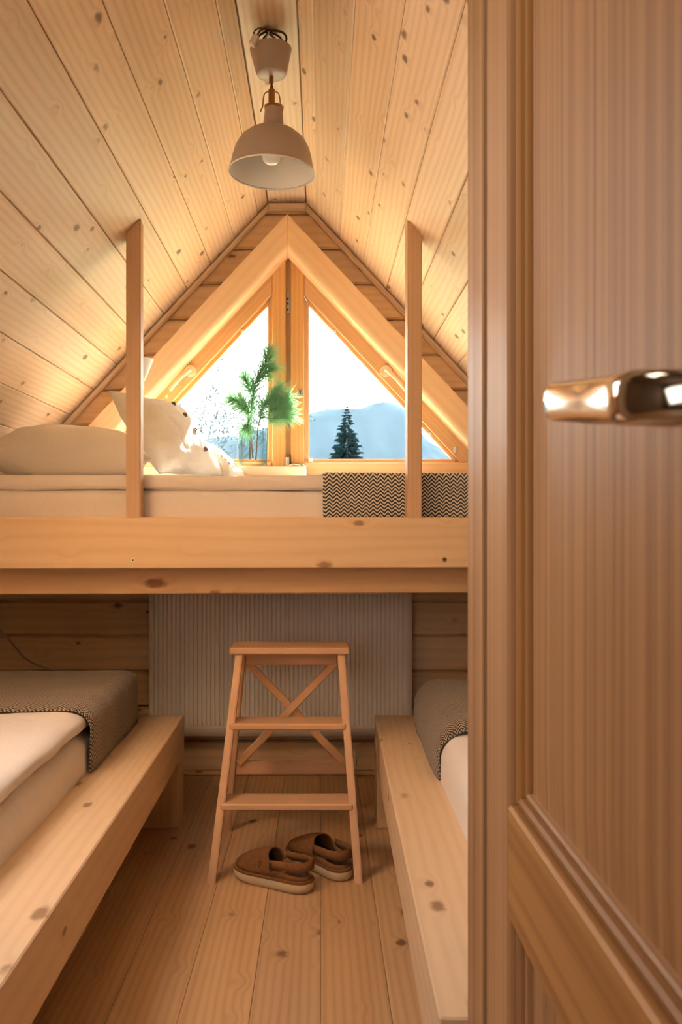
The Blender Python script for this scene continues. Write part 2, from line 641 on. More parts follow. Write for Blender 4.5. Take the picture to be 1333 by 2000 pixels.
def pillow_bm(A, B, Cc, D, thick, n=26, pinch=0.06, wr=0.008, seed=0.0, power=2.6):
    """cushion between four corner points (A top-left, B bottom-left, C bottom-right, D top-right)"""
    A, B, Cc, D = V(A), V(B), V(Cc), V(D)
    nrm = (B - A).cross(D - A).normalized()
    bm = bmesh.new()

    def base(u, v):
        # pull the edges in between the corners
        uu = u + pinch * (0.5 - u) * 2 * (1 - (2 * v - 1) ** 2) * abs(2 * u - 1) ** 2
        vv = v + pinch * (0.5 - v) * 2 * (1 - (2 * u - 1) ** 2) * abs(2 * v - 1) ** 2
        return (A * (1 - uu) + D * uu) * (1 - vv) + (B * (1 - uu) + Cc * uu) * vv
    grids = []
    for sgn in (1, -1):
        g = []
        for j in range(n + 1):
            row = []
            for i in range(n + 1):
                u, v = i / n, j / n
                if sgn < 0 and (i in (0, n) or j in (0, n)):
                    row.append(grids[0][j][i])
                    continue
                hgt = max(0, (1 - abs(2 * u - 1) ** power) * (1 - abs(2 * v - 1) ** power)) ** 0.62
                p = base(u, v)
                edge = 1 - hgt
                wv = mnoise.noise(V((u * 9 + seed, v * 4, seed))) * wr + mnoise.noise(V((u * 4, v * 12 + seed, seed * 2))) * wr
                row.append(bm.verts.new(p + nrm * sgn * (thick / 2 * hgt + wv * (0.3 + edge) * (hgt ** 0.5))))
            g.append(row)
        grids.append(g)
        for j in range(n):
            for i in range(n):
                q = (g[j][i], g[j][i + 1], g[j + 1][i + 1], g[j + 1][i])
                bm.faces.new(q if sgn > 0 else q[::-1])
    return bm, (lambda u, v: (base(u, v), nrm, max(0, (1 - abs(2 * u - 1) ** power) * (1 - abs(2 * v - 1) ** power)) ** 0.62 * thick / 2))


# ------------------------------------------------------------------ room dimensions (metres)
RZ = 2.325            # flat ridge board
CX = -0.137           # ridge centre
RH = 0.077            # half width of the ridge board
SL = 1.072            # roof slope
TH = math.atan(SL)
WF = 3.55             # gable wall
WN0, WN1 = 1.02, 1.12  # wall with the doorway
KL, KR = -1.78, 1.50  # knee walls


def ceil_z(x):
    return RZ - SL * max(0.0, abs(x - CX) - RH)


def ceil_x(z, side):
    return CX + side * (RH + (RZ - z) / SL)


# ------------------------------------------------------------------ floor
fl = props(finish('floor', prism_bm([(KL - 0.1, -0.06), (KR + 0.1, -0.06), (KR + 0.1, -0.024), (KL - 0.1, -0.024)], -2.6, WF + 0.1), 'wall'),
           'pine plank floor of the attic bedroom', None, None, 'structure')
for k in range(-13, 11):
    x0, x1 = k * 0.146, (k + 1) * 0.146
    if x1 > KR + 0.08 or x0 < KL - 0.12:
        continue
    box('plank', (x0 + 0.0004, -0.35 if k % 2 else -0.8, -0.024), (x1 - 0.0004, WF + 0.02, 0.0), 'floor', fl, bev=0.0012, along='y')
box('plank', (KL - 0.1, -2.6, -0.024), (KR + 0.1, -0.81, -0.002), 'floor', fl, bev=0.001, along='y')

# ------------------------------------------------------------------ ceiling
o_ = 0.03
prof = [(KL, ceil_z(KL)), (CX - RH, RZ), (CX + RH, RZ), (KR, ceil_z(KR))]
bm = bmesh.new()
RW0, RW1 = 0.7587 + 0.0008, 1.3187 - 0.0008      # added roof window, metres down the left slope
RWY0, RWY1 = 1.16, 1.98


def slope_pt(side, s_, off):
    return (CX + side * (RH + s_ * math.cos(TH) + off * math.sin(TH)), RZ - s_ * math.sin(TH) + off * math.cos(TH))


def shell(side, s0_, s1_, ya_, yb_):
    prism_bm([slope_pt(side, s0_, 0.021), slope_pt(side, s1_, 0.021), slope_pt(side, s1_, 0.06), slope_pt(side, s0_, 0.06)], ya_, yb_, 0, bm)


shell(1, -0.02, 2.3, WN0, WF + 0.12)
shell(-1, -0.02, RW0, WN0, WF + 0.12)
shell(-1, RW1, 2.35, WN0, WF + 0.12)
shell(-1, RW0, RW1, WN0, RWY0)
shell(-1, RW0, RW1, RWY1, WF + 0.12)
prism_bm([(CX - RH - 0.06, RZ + 0.023), (CX + RH + 0.06, RZ + 0.023), (CX + RH + 0.06, RZ + 0.07), (CX - RH - 0.06, RZ + 0.07)], WN0, WF + 0.12, 0, bm)
ceiling = props(finish('ceiling', bm, 'wall'), 'pitched pine board ceiling of the attic bedroom', None, None, 'structure')
yc = (WN1 + WF - 0.004) / 2
Lb = WF - 0.004 - WN1
for side in (-1, 1):
    u = V((side * math.cos(TH), 0, -math.sin(TH)))       # down the slope
    nin = V((-side * math.sin(TH), 0, -math.cos(TH)))    # into the room
    start = V((CX + side * RH, yc, RZ))
    s0 = 0.0
    widths = [0.0587] + [0.140] * 16
    for wd in widths:
        mid = start + u * (s0 + wd / 2) - nin * 0.01
        s0 += wd
        if mid.z < 0.55:
            break
        if side < 0 and RW0 - 0.01 < s0 - wd and s0 < RW1 + 0.01:
            Ls = WF - 0.004 - RWY1
            mid.y = (WF - 0.004 + RWY1) / 2
            board('board', Ls, wd - 0.0015, 0.02, axes((0, 1, 0), u, V((0, 1, 0)).cross(u), mid), 'ceil', ceiling, bev=0.003)
            continue
        board('board', Lb, wd - 0.0015, 0.02, axes((0, 1, 0), u, V((0, 1, 0)).cross(u), mid), 'ceil', ceiling, bev=0.003)
board('board', Lb, 2 * RH - 0.002, 0.02, axes((0, 1, 0), (-1, 0, 0), (0, 0, 1), (CX, yc, RZ + 0.012)), 'ceil', ceiling, bev=0.002)

rw = empty('added_roof_window', (-1.0, 1.57, 1.55), 'added out-of-view roof window in the left slope near the door', kind='structure')  # unseen roof window, added to let more daylight into the room
for (a_, b_, ya_, yb_) in ((RW0, RW0 + 0.04, RWY0, RWY1), (RW1 - 0.04, RW1, RWY0, RWY1), (RW0 + 0.0405, RW1 - 0.0405, RWY0, RWY0 + 0.04), (RW0 + 0.0405, RW1 - 0.0405, RWY1 - 0.04, RWY1)):
    finish('frame_bar', prism_bm([slope_pt(-1, a_, -0.004), slope_pt(-1, b_, -0.004), slope_pt(-1, b_, 0.06), slope_pt(-1, a_, 0.06)], ya_, yb_), 'sash', rw,
           local=Matrix.Translation((*[slope_pt(-1, a_, 0)[0]], ya_, slope_pt(-1, a_, 0)[1])))
finish('pane', prism_bm([slope_pt(-1, RW0 + 0.04, 0.03), slope_pt(-1, RW1 - 0.04, 0.03), slope_pt(-1, RW1 - 0.04, 0.034), slope_pt(-1, RW0 + 0.04, 0.034)], RWY0 + 0.04, RWY1 - 0.04), 'pane', rw)

# ------------------------------------------------------------------ knee walls, near wall, hall
for nm, x0, x1 in (('wall_left', KL - 0.06, KL), ('wall_right', KR, KR + 0.06)):
    props(finish(nm, prism_bm([(x0, -0.03), (x1, -0.03), (x1, 0.75), (x0, 0.75)], WN0, WF + 0.1), 'wall'), 'low knee wall beside the bed', None, None, 'structure')
DL, DR, DT = -0.62, 0.212, 2.0
bm = bmesh.new()
prism_bm([(-1.9, -0.03), (DL, -0.03), (DL, 2.6), (-1.9, 2.6)], WN0, WN1, 0, bm)
prism_bm([(DR, -0.03), (1.7, -0.03), (1.7, 2.6), (DR, 2.6)], WN0, WN1, 0, bm)
prism_bm([(DL, DT), (DR, DT), (DR, 2.6), (DL, 2.6)], WN0, WN1, 0, bm)
props(finish('wall_near', bm, 'wall'), 'pine wall around the doorway', None, None, 'structure')
bm = bmesh.new()
prism_bm([(-1.9, -0.03), (-1.8, -0.03), (-1.8, 2.5), (-1.9, 2.5)], -2.6, WN0, 0, bm)
prism_bm([(1.6, -0.03), (1.7, -0.03), (1.7, 2.5), (1.6, 2.5)], -2.6, WN0, 0, bm)
prism_bm([(-1.9, -0.03), (1.7, -0.03), (1.7, 2.5), (-1.9, 2.5)], -2.6, -2.5, 0, bm)
props(finish('wall_hall', bm, 'plaster'), 'plain hall wall behind the doorway', None, None, 'structure')
props(finish('ceiling_hall', prism_bm([(-1.9, 2.42), (1.7, 2.42), (1.7, 2.5), (-1.9, 2.5)], -2.6, WN0), 'plaster'), 'hall ceiling', None, None, 'structure')

# ------------------------------------------------------------------ gable wall of horizontal boards, with the triangular opening
WC = -0.1335          # window centre
OA = 2.125            # apex of the opening
OM = 1.075            # slope of the opening
ROW = 0.1435
joints = [2.283 - ROW * k for k in range(16)]
OB = joints[8]        # bottom of the opening
joints = [RZ + 0.02] + joints + [0.0]


def open_x(z, side):
    return WC + side * max(0.0, (OA - z) / OM)


bm = bmesh.new()
for side in (-1, 1):
    prism_bm([(WC, OA), (WC, RZ + 0.05), (ceil_x(RZ, side), RZ + 0.05), (ceil_x(OB, side), OB), (open_x(OB, side), OB)], WF + 0.02, WF + 0.1, 0, bm)
prism_bm([(ceil_x(OB, -1), OB), (KL, 0.5), (KL, -0.02), (KR, -0.02), (KR, 0.5), (ceil_x(OB, 1), OB)], WF + 0.02, WF + 0.1, 0, bm)
wall_far = props(finish('wall_far', bm, 'wall'), 'gable wall of horizontal pine boards', None, None, 'structure')


def cx(z, side):
    return max(KL, min(KR, ceil_x(z, side)))


for zt, zb in zip(joints, joints[1:]):
    if zt - zb < 0.02:
        continue
    zb += 0.0035        # open groove under each board
    if zb >= OA or zt <= OB + 1e-3:
        poly = [(cx(zb, -1), zb), (cx(zb, 1), zb), (cx(zt, 1), zt), (cx(zt, -1), zt)]
        if zt > RZ:
            poly = [(cx(zb, -1), zb), (cx(zb, 1), zb), (CX + RH, RZ), (CX - RH, RZ)]
        c = V((sum(p[0] for p in poly) / 4, WF, (zt + zb) / 2))
        finish('board', prism_bm(poly, WF, WF + 0.02, 0.008), 'wall', wall_far, local=Matrix.Translation(c))
    else:
        for side in (-1, 1):
            poly = [(cx(zb, side), zb), (open_x(zb, side), zb)]
            if zt > OA:
                poly += [(WC, OA), (WC, zt)]
            else:
                poly += [(open_x(zt, side), zt)]
            poly += [(cx(zt, side), zt)]
            c = V((sum(p[0] for p in poly) / len(poly), WF, (zt + zb) / 2))
            finish('board', prism_bm(poly, WF, WF + 0.02, 0.008), 'wall', wall_far, local=Matrix.Translation(c))

# skirting at the foot of the gable wall
bb = empty('baseboard_far', (0, WF, 0), 'pine skirting below the radiator', kind='structure')
box('board', (KL, WF - 0.014, 0.018), (KR, WF, 0.135), 'wall', bb, 0.004)
box('quarter_moulding', (KL, WF - 0.026, 0.0), (KR, WF - 0.0005, 0.018), 'floor', bb, 0.006)

# cornice strip where ceiling boards meet the gable wall
cor = empty('trim_1', (CX, WF, RZ), 'narrow pine cornice strip along the gable', kind='structure')
y0c, y1c, wcn = WF - 0.026, WF - 0.001, 0.030
for side in (-1, 1):
    X0, X1 = CX + side * RH, cx(1.0, side)
    poly = [(X0, RZ - 0.001), (X0 - side * 0.0, RZ - wcn), (X1 - side * 0.0, ceil_z(X1) - wcn * 1.35), (X1, ceil_z(X1) - 0.001)]
    poly = [(X0, RZ - 0.002), (X0, RZ - wcn - 0.004), (X1, ceil_z(X1) - wcn * 1.3), (X1, ceil_z(X1) - 0.002)]
    fr_ = frame((X0, WF, RZ), (X1, WF, ceil_z(X1)), (0, -1, 0))
    finish('strip', prism_bm(poly, y0c, y1c, 0.006), 'ceil', cor, local=fr_)
finish('strip', prism_bm([(CX - RH, RZ - 0.002), (CX + RH, RZ - 0.002), (CX + RH, RZ - wcn - 0.004), (CX - RH, RZ - wcn - 0.004)], y0c, y1c, 0.006), 'ceil', cor,
       local=Matrix.Translation((CX, WF, RZ)))

# ------------------------------------------------------------------ window
win = empty('window_1', (WC, WF, OB), 'triangular two-part larch window in the gable', kind='structure')
BM_ = 1.065
for side in (-1, 1):
    az, iz, bz = 2.254, 2.110, 1.15
    xo = WC + side * (az - bz) / BM_
    xi = WC + side * (iz - bz) / BM_
    bm = prism_bm([(WC + side * 0.0004, az), (WC + side * 0.0004, iz), (xi, bz), (xo, bz)], WF - 0.085, WF + 0.02)
    bm.edges.ensure_lookup_table()
    es = []
    eo = []
    for e in bm.edges:
        a, b = e.verts[0].co, e.verts[1].co
        if abs(a.y - b.y) < 1e-6 and a.y < WF - 0.05:
            d1 = min(abs(a.x - WC), abs(b.x - WC)) < 0.01
            zs = max(a.z, b.z)
            if d1 and abs(zs - iz) < 0.01 and min(a.z, b.z) < 1.2:
                es.append(e)
            elif d1 and abs(zs - az) < 0.01 and min(a.z, b.z) < 1.2:
                eo.append(e)
    bmesh.ops.bevel(bm, geom=es, offset=0.024, segments=6, profile=0.5, affect='EDGES')
    fr_ = frame((WC, WF - 0.05, (az + iz) / 2), ((xo + xi) / 2, WF - 0.05, bz), (0, -1, 0))
    auto_smooth(finish('frame_beam', bm, 'frame', win, local=fr_), 35)
# sill block closing the opening below the sashes
box('frame_bottom', (open_x(OB, -1) - 0.02, WF - 0.002, OB - 0.01), (open_x(OB, 1) + 0.02, WF + 0.09, 1.215), 'sash', win, 0.003)
box('window_sill', (-0.86, WF - 0.20, 1.205), (-0.058, WF - 0.003, 1.242), 'frame', win, 0.004)

ys0, ys1 = WF + 0.012, WF + 0.072
GM = 1.075
for side in (-1, 1):
    sash = empty('sash', (WC, WF, 1.215))
    put(sash, win, Matrix.Translation((WC, WF, 1.215)))
    xa = WC + side * 0.010          # inner edge of stile at the gap
    xb = WC + side * 0.066          # stile face
    xg = WC + side * 0.0848         # glass edge
    gz = 1.919                      # top of glass
    ga = gz + GM * abs(xg - WC)     # glass diagonal extended to centre
    sa = OA + 0.012
    zb_, zr = 1.217, 1.272

    def so(x):
        return sa - GM * abs(x - WC)
    # stile
    bm = prism_bm([(xa, zb_), (xb, zb_), (xb, so(xb)), (xa, so(xa))], ys0, ys1, 0.003)
    finish('stile', bm, 'sash', sash, local=frame((xa, ys0, zb_), (xa, ys0, 2.0), (0, -1, 0)))
    # bottom rail
    xe = WC + side * (sa - zb_) / GM
    xe2 = WC + side * (sa - zr) / GM
    bm = prism_bm([(xb + side * 0.0006, zb_), (xe, zb_), (xe2, zr), (xb + side * 0.0006, zr)], ys0, ys1, 0.003)
    finish('bottom_rail', bm, 'sash', sash, local=Matrix.Translation((WC, ys0, zb_)))
    # diagonal rail
    gi = ga + 0.020                 # rail inner line (glazing bead covers the rest)
    xq = WC + side * (gi - zr) / GM
    bm = prism_bm([(xb + side * 0.0006, so(xb)), (xe2, zr + 0.0006), (xq, zr + 0.0006), (xb + side * 0.0006, gi - GM * abs(xb - WC))], ys0, ys1, 0.003)
    finish('diagonal_rail', bm, 'sash', sash, local=frame((WC, ys0, sa), (xe, ys0, zb_), (0, -1, 0)))
    # glazing beads, set back
    yb0, yb1 = WF + 0.034, WF + 0.056
    xgc = WC + side * (ga - 1.288) / GM
    finish('glazing_bead', prism_bm([(xb - side * 0.002, zr), (xg, 1.288), (xg, gz), (xb - side * 0.002, gi - GM * abs(xb - WC))], yb0, yb1, 0.002), 'sash', sash,
           local=frame((xg, yb0, 1.3), (xg, yb0, 1.9), (0, -1, 0)))
    finish('glazing_bead', prism_bm([(xb, zr - 0.002), (xq, zr - 0.002), (xgc, 1.288), (xg, 1.288)], yb0, yb1, 0.002), 'sash', sash, local=Matrix.Translation((xg, yb0, 1.288)))
    finish('glazing_bead', prism_bm([(xg, gz), (xgc, 1.288), (xq, zr), (xb, gi - GM * abs(xb - WC) + 0.004)], yb0, yb1, 0.002), 'sash', sash,
           local=frame((xg, yb0, gz), (xgc, yb0, 1.288), (0, -1, 0)))
    pn = finish('pane', prism_bm([(xb, zr), (xq, zr), (xb, gi - GM * abs(xb - WC))], WF + 0.046, WF + 0.050), 'pane', sash)
    # curved lever handle on the diagonal rail
    d = V((side * math.cos(math.atan(GM)), 0, -math.sin(math.atan(GM))))
    rose = V((WC + side * 0.4, ys0, 1.645))
    hd = cyl('window_handle', rose + V((0, -0.010, 0)), rose + V((0, 0.004, 0)), 0.024, 'handle', sash, 24)
    tube('lever', [rose + V((0, -0.004, 0)), rose + V((0, -0.034, 0)), rose + d * 0.02 + V((0, -0.044, 0)), rose + d * 0.06 + V((0, -0.046, 0.004)),
                   rose + d * 0.115 + V((0, -0.044, 0.0))], [0.007, 0.009], 'handle', hd, 10, smooth_pts=2)
    cyl('screw', rose + d * 0.142 + V((0, -0.004, 0)), rose + d * 0.142 + V((0, 0.003, 0)), 0.008, 'handle', sash, 14)
    for t_ in (0.18, 0.85):
        pc = V((xg + (xgc - xg) * t_, yb0 - 0.004, gz + (1.288 - gz) * t_ + 0.008))
        box('bead_clip', pc - V((0.006, 0.004, 0.006)), pc + V((0.006, 0.006, 0.006)), 'plastic', sash, 0.0015)
    if side > 0:
        pc = V((xg + 0.006, yb0 - 0.004, 1.282))
        box('bead_clip', pc - V((0.009, 0.006, 0.009)), pc + V((0.009, 0.004, 0.009)), 'plastic', sash, 0.002)
        pc = V((0.55, ys0 - 0.001, 1.325))
        box('bead_clip', pc - V((0.006, 0.006, 0.012)), pc + V((0.006, 0.004, 0.012)), 'plastic', sash, 0.002)
        kh = box('keyhole_plate', (-0.092, ys0 - 0.003, 1.546), (-0.076, ys0 + 0.002, 1.570), 'steel', sash, 0.001)
        box('keyhole', (-0.087, ys0 - 0.0038, 1.552), (-0.081, ys0 - 0.002, 1.563), 'dark', kh, 0.0)
# astragal deep in the gap, espagnolette plate and latch
box('astragal', (WC - 0.012, ys0 + 0.026, 1.217), (WC + 0.012, ys1, OA + 0.03), 'post', win, 0.002, along='z')
hp = box('lock_plate', (WC - 0.007, ys0 + 0.012, 1.885), (WC + 0.007, ys0 + 0.030, 1.972), 'steel', win, 0.001, along='z')
for zz in (1.90, 1.925, 1.945):
    box('lock_slot', (WC - 0.007, ys0 + 0.0105, zz - 0.004), (WC + 0.001, ys0 + 0.014, zz + 0.004), 'dark', hp, 0.0)
lt = box('latch', (WC - 0.011, ys0 - 0.012, 1.244), (WC + 0.006, ys0 + 0.02, 1.296), 'steel', win, 0.004, along='z')
tube('latch_lever', [(WC + 0.004, ys0 - 0.01, 1.258), (WC + 0.03, ys0 - 0.03, 1.262), (WC + 0.06, ys0 - 0.045, 1.256), (WC + 0.072, ys0 - 0.045, 1.248)],
     0.006, 'chrome', lt, 8, smooth_pts=2)

# ------------------------------------------------------------------ door and its frame
DX = 0.192
dj = empty('trim_2', (DR, WN0, 0), 'larch door frame beside the open door', kind='structure')
box('jamb', (DX - 0.002, WN0 + 0.004, 0.0), (DR, WN1 + 0.006, DT + 0.02), 'door', dj, 0.002, along='z')
box('seal', (DX + 0.0035, WN0 - 0.008, 0.0), (DR - 0.002, WN0 + 0.0035, DT), 'gasket', dj, 0.0, along='z')
box('jamb', (DL, WN0 - 0.01, 0.0), (DL + 0.022, WN1 + 0.006, DT + 0.02), 'door', dj, 0.002, along='z')
box('lintel', (DL + 0.0225, WN0 - 0.01, DT), (DX - 0.0025, WN1 + 0.006, DT + 0.02), 'door', dj, 0.002)

DH, DF = 1.008, 0.288          # hinge edge and free edge (depth)
door = empty('door_1', (DX, DH, 0), 'glossy larch panel door standing open on the right', kind='structure')
T = 0.042
sw = 0.114
box('stile', (DX, DH - sw, 0.012), (DX + T, DH, 1.985), 'door', door, 0.003, along='z')
box('stile', (DX, DF, 0.012), (DX + T, DF + sw, 1.985), 'door', door, 0.003, along='z')
ya, yb = DF + sw, DH - sw
rails = [(0.012, 0.20), (0.602, 0.717), (1.86, 1.985)]
for z0, z1 in rails:
    box('rail', (DX, ya + 0.0004, z0), (DX + T, yb - 0.0004, z1), 'door', door, 0.003, along='y')
for (z0, z1) in ((0.20, 0.602), (0.717, 1.86)):
    # stepped moulding: two receding frames around the panel
    for (i0, i1, d0, d1) in ((0.0, 0.010, 0.008, 0.030), (0.010, 0.016, 0.015, 0.030)):
        for a0, a1, zz0, zz1, al in ((ya + i0, ya + i1, z0 + i0, z1 - i0, 'z'), (yb - i1, yb - i0, z0 + i0, z1 - i0, 'z'),
                                     (ya + i1, yb - i1, z0 + i0, z0 + i1, 'y'), (ya + i1, yb - i1, z1 - i1, z1 - i0, 'y')):
            box('moulding', (DX + d0, a0, zz0), (DX + d1, a1, zz1), 'door', door, 0.003 if i0 == 0 else 0.002, along=al)
    # raised panel with a shallow bevelled border
    A0, A1, Z0, Z1 = ya + 0.016, yb - 0.016, z0 + 0.016, z1 - 0.016
    bv = 0.045
    bm = bmesh.new()
    o1 = [bm.verts.new((DX + 0.022, y, z)) for y, z in ((A0, Z0), (A1, Z0), (A1, Z1), (A0, Z1))]
    o2 = [bm.verts.new((DX + 0.0205, y, z)) for y, z in ((A0 + bv, Z0 + bv), (A1 - bv, Z0 + bv), (A1 - bv, Z1 - bv), (A0 + bv, Z1 - bv))]
    o3 = [bm.verts.new((DX + 0.034, y, z)) for y, z in ((A0, Z0), (A1, Z0), (A1, Z1), (A0, Z1))]
    bm.faces.new(o2)
    bm.faces.new(o3[::-1])
    for i in range(4):
        j = (i + 1) % 4
        bm.faces.new((o1[i], o1[j], o2[j], o2[i]))
        bm.faces.new((o3[i], o3[j], o1[j], o1[i]))
    finish('panel', bm, 'door', door, local=frame((DX, (A0 + A1) / 2, Z0), (DX, (A0 + A1) / 2, Z1), (-1, 0, 0)))
# lever handle, pointing at the hinges
hr = V((DX, 0.352, 1.052))
hnd = box('handle', hr + V((-0.008, -0.02, -0.09)), hr + V((-0.0005, 0.02, 0.07)), 'chrome', door, 0.003, along='z')
hnd['label'] = 'polished nickel lever handle'
bm = bmesh.new()


def oval_ring(c, ax, up, a, b, n=20, p=3.0):
    c, ax, up = V(c), V(ax).normalized(), V(up).normalized()
    s = ax.cross(up).normalized()
    out = []
    for i in range(n):
        t = 2 * PI * i / n
        ct, st = math.cos(t), math.sin(t)
        out.append(bm.verts.new(c + s * a * math.copysign(abs(ct) ** (2 / p), ct) + up * b * math.copysign(abs(st) ** (2 / p), st)))
    return out


lx = DX - 0.060
path = [((DX - 0.004, 0.352, 1.052), (-1, 0, 0), 0.010, 0.0115), ((DX - 0.036, 0.352, 1.053), (-1, 0, 0), 0.010, 0.0115),
        ((DX - 0.050, 0.354, 1.053), (-1, 0.35, 0), 0.0105, 0.0117), ((lx + 0.001, 0.362, 1.0545), (-0.55, 1, 0.05), 0.0095, 0.0117),
        ((lx, 0.376, 1.056), (0, 1, 0.1), 0.0085, 0.0117), ((lx, 0.382, 1.057), (0, 1, 0.1), 0.0075, 0.0112),
        ((lx, 0.42, 1.0615), (0, 1, 0.1), 0.0078, 0.0112), ((lx + 0.001, 0.482, 1.0705), (0, 1, 0.1), 0.0082, 0.0112),
        ((lx + 0.001, 0.488, 1.0715), (0, 1, 0.1), 0.0078, 0.0106), ((lx + 0.001, 0.491, 1.072), (0, 1, 0.1), 0.005, 0.0075)]
rings = [oval_ring(c, ax, (0, 0, 1), a, b) for c, ax, a, b in path]
for A, B in zip(rings, rings[1:]):
    for i in range(20):
        bm.faces.new((A[i], A[(i + 1) % 20], B[(i + 1) % 20], B[i]))
bm.faces.new(rings[0][::-1])
bm.faces.new(rings[-1])
auto_smooth(finish('lever', bm, 'chrome', hnd), 50)

# ------------------------------------------------------------------ upper bunk
BK = Matrix.Translation((-0.58, 2.68, 0)) @ Matrix.Rotation(math.radians(3), 4, 'Z')   # frame of the bunk: x along, y towards the wall
bunk = empty('bunk_bed', (-0.58, 2.68, 0.79), 'upper bunk bed of thick pine beams with two posts rising to the ceiling', 'bunk bed')
XL, XR = -0.80, 1.66           # ends inside the roof slopes
box('front_beam', (XL, 0, 0.8785), (XR, 0.085, 1.036), 'beam', bunk, 0.003, base=BK)
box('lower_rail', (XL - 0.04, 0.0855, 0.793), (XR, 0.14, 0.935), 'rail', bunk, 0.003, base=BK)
box('back_beam', (XL, 0.70, 0.80), (XR, 0.74, 1.02), 'beam', bunk, 0.003, base=BK)
for i in range(12):
    xs = XL + 0.06 + i * 0.205
    box('slat', (xs, 0.0855, 0.945), (xs + 0.12, 0.695, 0.965), 'beam', bunk, 0.002, along='y', base=BK)
for xp in (-0.0205, 0.8535):
    w0, w1, d0, d1 = xp, xp + 0.045, 0.001, 0.060
    corners = []
    bm = bmesh.new()
    lowv, topv = [], []
    for x, y in ((w0, d0), (w1, d0), (w1, d1), (w0, d1)):
        p = BK @ V((x, y, 1.036))
        lowv.append(bm.verts.new(p))
        topv.append(bm.verts.new((p.x, p.y, ceil_z(p.x) - 0.001)))
    bm.faces.new(lowv[::-1])
    bm.faces.new(topv)
    ve = []
    for i in range(4):
        bm.faces.new((lowv[i], lowv[(i + 1) % 4], topv[(i + 1) % 4], topv[i]))
    ve = [e for e in bm.edges if abs(e.verts[0].co.z - e.verts[1].co.z) > 0.5]
    bmesh.ops.bevel(bm, geom=ve, offset=0.003, segments=2, affect='EDGES')
    b0 = BK @ V(((w0 + w1) / 2, 0.03, 1.036))
    finish('post', bm, 'post', bunk, local=frame(b0, b0 + V((0, 0, 0.8)), (0, -1, 0)))
for xs, mt in ((0.001, 'screw'), (0.970, 'brass')):
    c0 = BK @ V((xs, 0.0, 0.904))
    q = (BK.to_3x3() @ V((0, -1, 0))).to_track_quat('Z', 'Y').to_matrix().to_4x4()
    sc1 = lathe('screw_cap', [(0.0032, -0.001), (0.0032, 0.002), (0.0072, 0.002), (0.0072, -0.001)], mt, bunk, Matrix.Translation(c0) @ q, 16)
    lathe('screw_socket', [(0, 0.0006), (0.0035, 0.0006), (0.0035, -0.001)], 'dark', sc1, Matrix.Translation(c0) @ q, 16)


def soft(name, lo, hi, r, mat, seg=0.03, amp=0.0, freq=6.0, base=None, seed=0.0, keep=None, uvf=None, label=None, cat=None, group=None, thick=0):
    bm = rounded_box_bm(lo, hi, r, seg, amp, freq, keep, seed, uvf)
    o = finish(name, bm, mat, None, world=base, smooth=True)
    if thick:
        solid(o, thick, 1)
    return props(o, label, cat, group)


soft('mattress', (-0.66, 0.068, 0.966), (1.56, 0.80, 1.122), (0.03, 0.022, 0.02), 'sheet', 0.05, 0.002, 5, BK, 1.0,
     label='white sheeted mattress lying on the upper bunk', cat='mattress')
soft('duvet', (-0.655, 0.063, 1.1225), (1.52, 0.77, 1.170), (0.025, 0.022, 0.02), 'sheet', 0.028, 0.0045, 7, BK, 4.0,
     label='flat white duvet covering the upper bunk mattress', cat='duvet')
ztop = 1.178
soft('throw_blanket', (0.592, 0.0605, 0.99), (1.50, 0.79, ztop), (0.006, 0.022, 0.02), 'herr_big', 0.022, 0.0016, 14, BK, 2.0,
     keep=lambda c: c.z > 1.0375 and c.x > 0.594, uvf=lambda p: (p.x, p.z if p.y < 0.2 else ztop + p.y),
     label='black and cream herringbone throw across the upper bunk', cat='blanket', thick=0.003)
# loose wool fringe along the top edge of the throw
bm = bmesh.new()
random.seed(3)
for i in range(1500):
    x = 0.598 + random.random() * 0.9
    y = 0.07 + abs(random.gauss(0, 0.02))
    p = V((x, y, ztop + 0.001))
    d = V((random.gauss(0, 0.6), random.gauss(-0.2, 0.5), 0.5 + random.random() * 0.6)).normalized() * random.uniform(0.003, 0.008)
    s = V((random.uniform(-1, 1), random.uniform(-1, 1), 0)).normalized() * 0.0006
    a, b, c = bm.verts.new(p - s), bm.verts.new(p + s), bm.verts.new(p + d)
    bm.faces.new((a, b, c))
M['wool'] = plain('cream_wool', (0.8, 0.76, 0.7), 0.95)
fz = finish('wool_fuzz', bm, 'wool', bpy.data.objects['throw_blanket'], world=BK)
fz['kind'] = 'stuff'

# pillows on the upper bunk
zp = 1.172
bm, _ = pillow_bm((-1.115, 3.20, zp + 0.09), (-1.115, 2.82, zp + 0.075), (-0.545, 2.83, zp + 0.055), (-0.66, 3.14, zp + 0.075), 0.215, 34, 0.05, 0.016, 2.0, 3.2)
for v in bm.verts:
    v.co.z = max(v.co.z, zp + 0.003 + 0.004 * mnoise.noise(v.co * 9))
props(finish('bed_pillow', bm, 'pillow', None, smooth=True), 'plump white pillow lying flat at the left of the upper bunk', 'pillow')

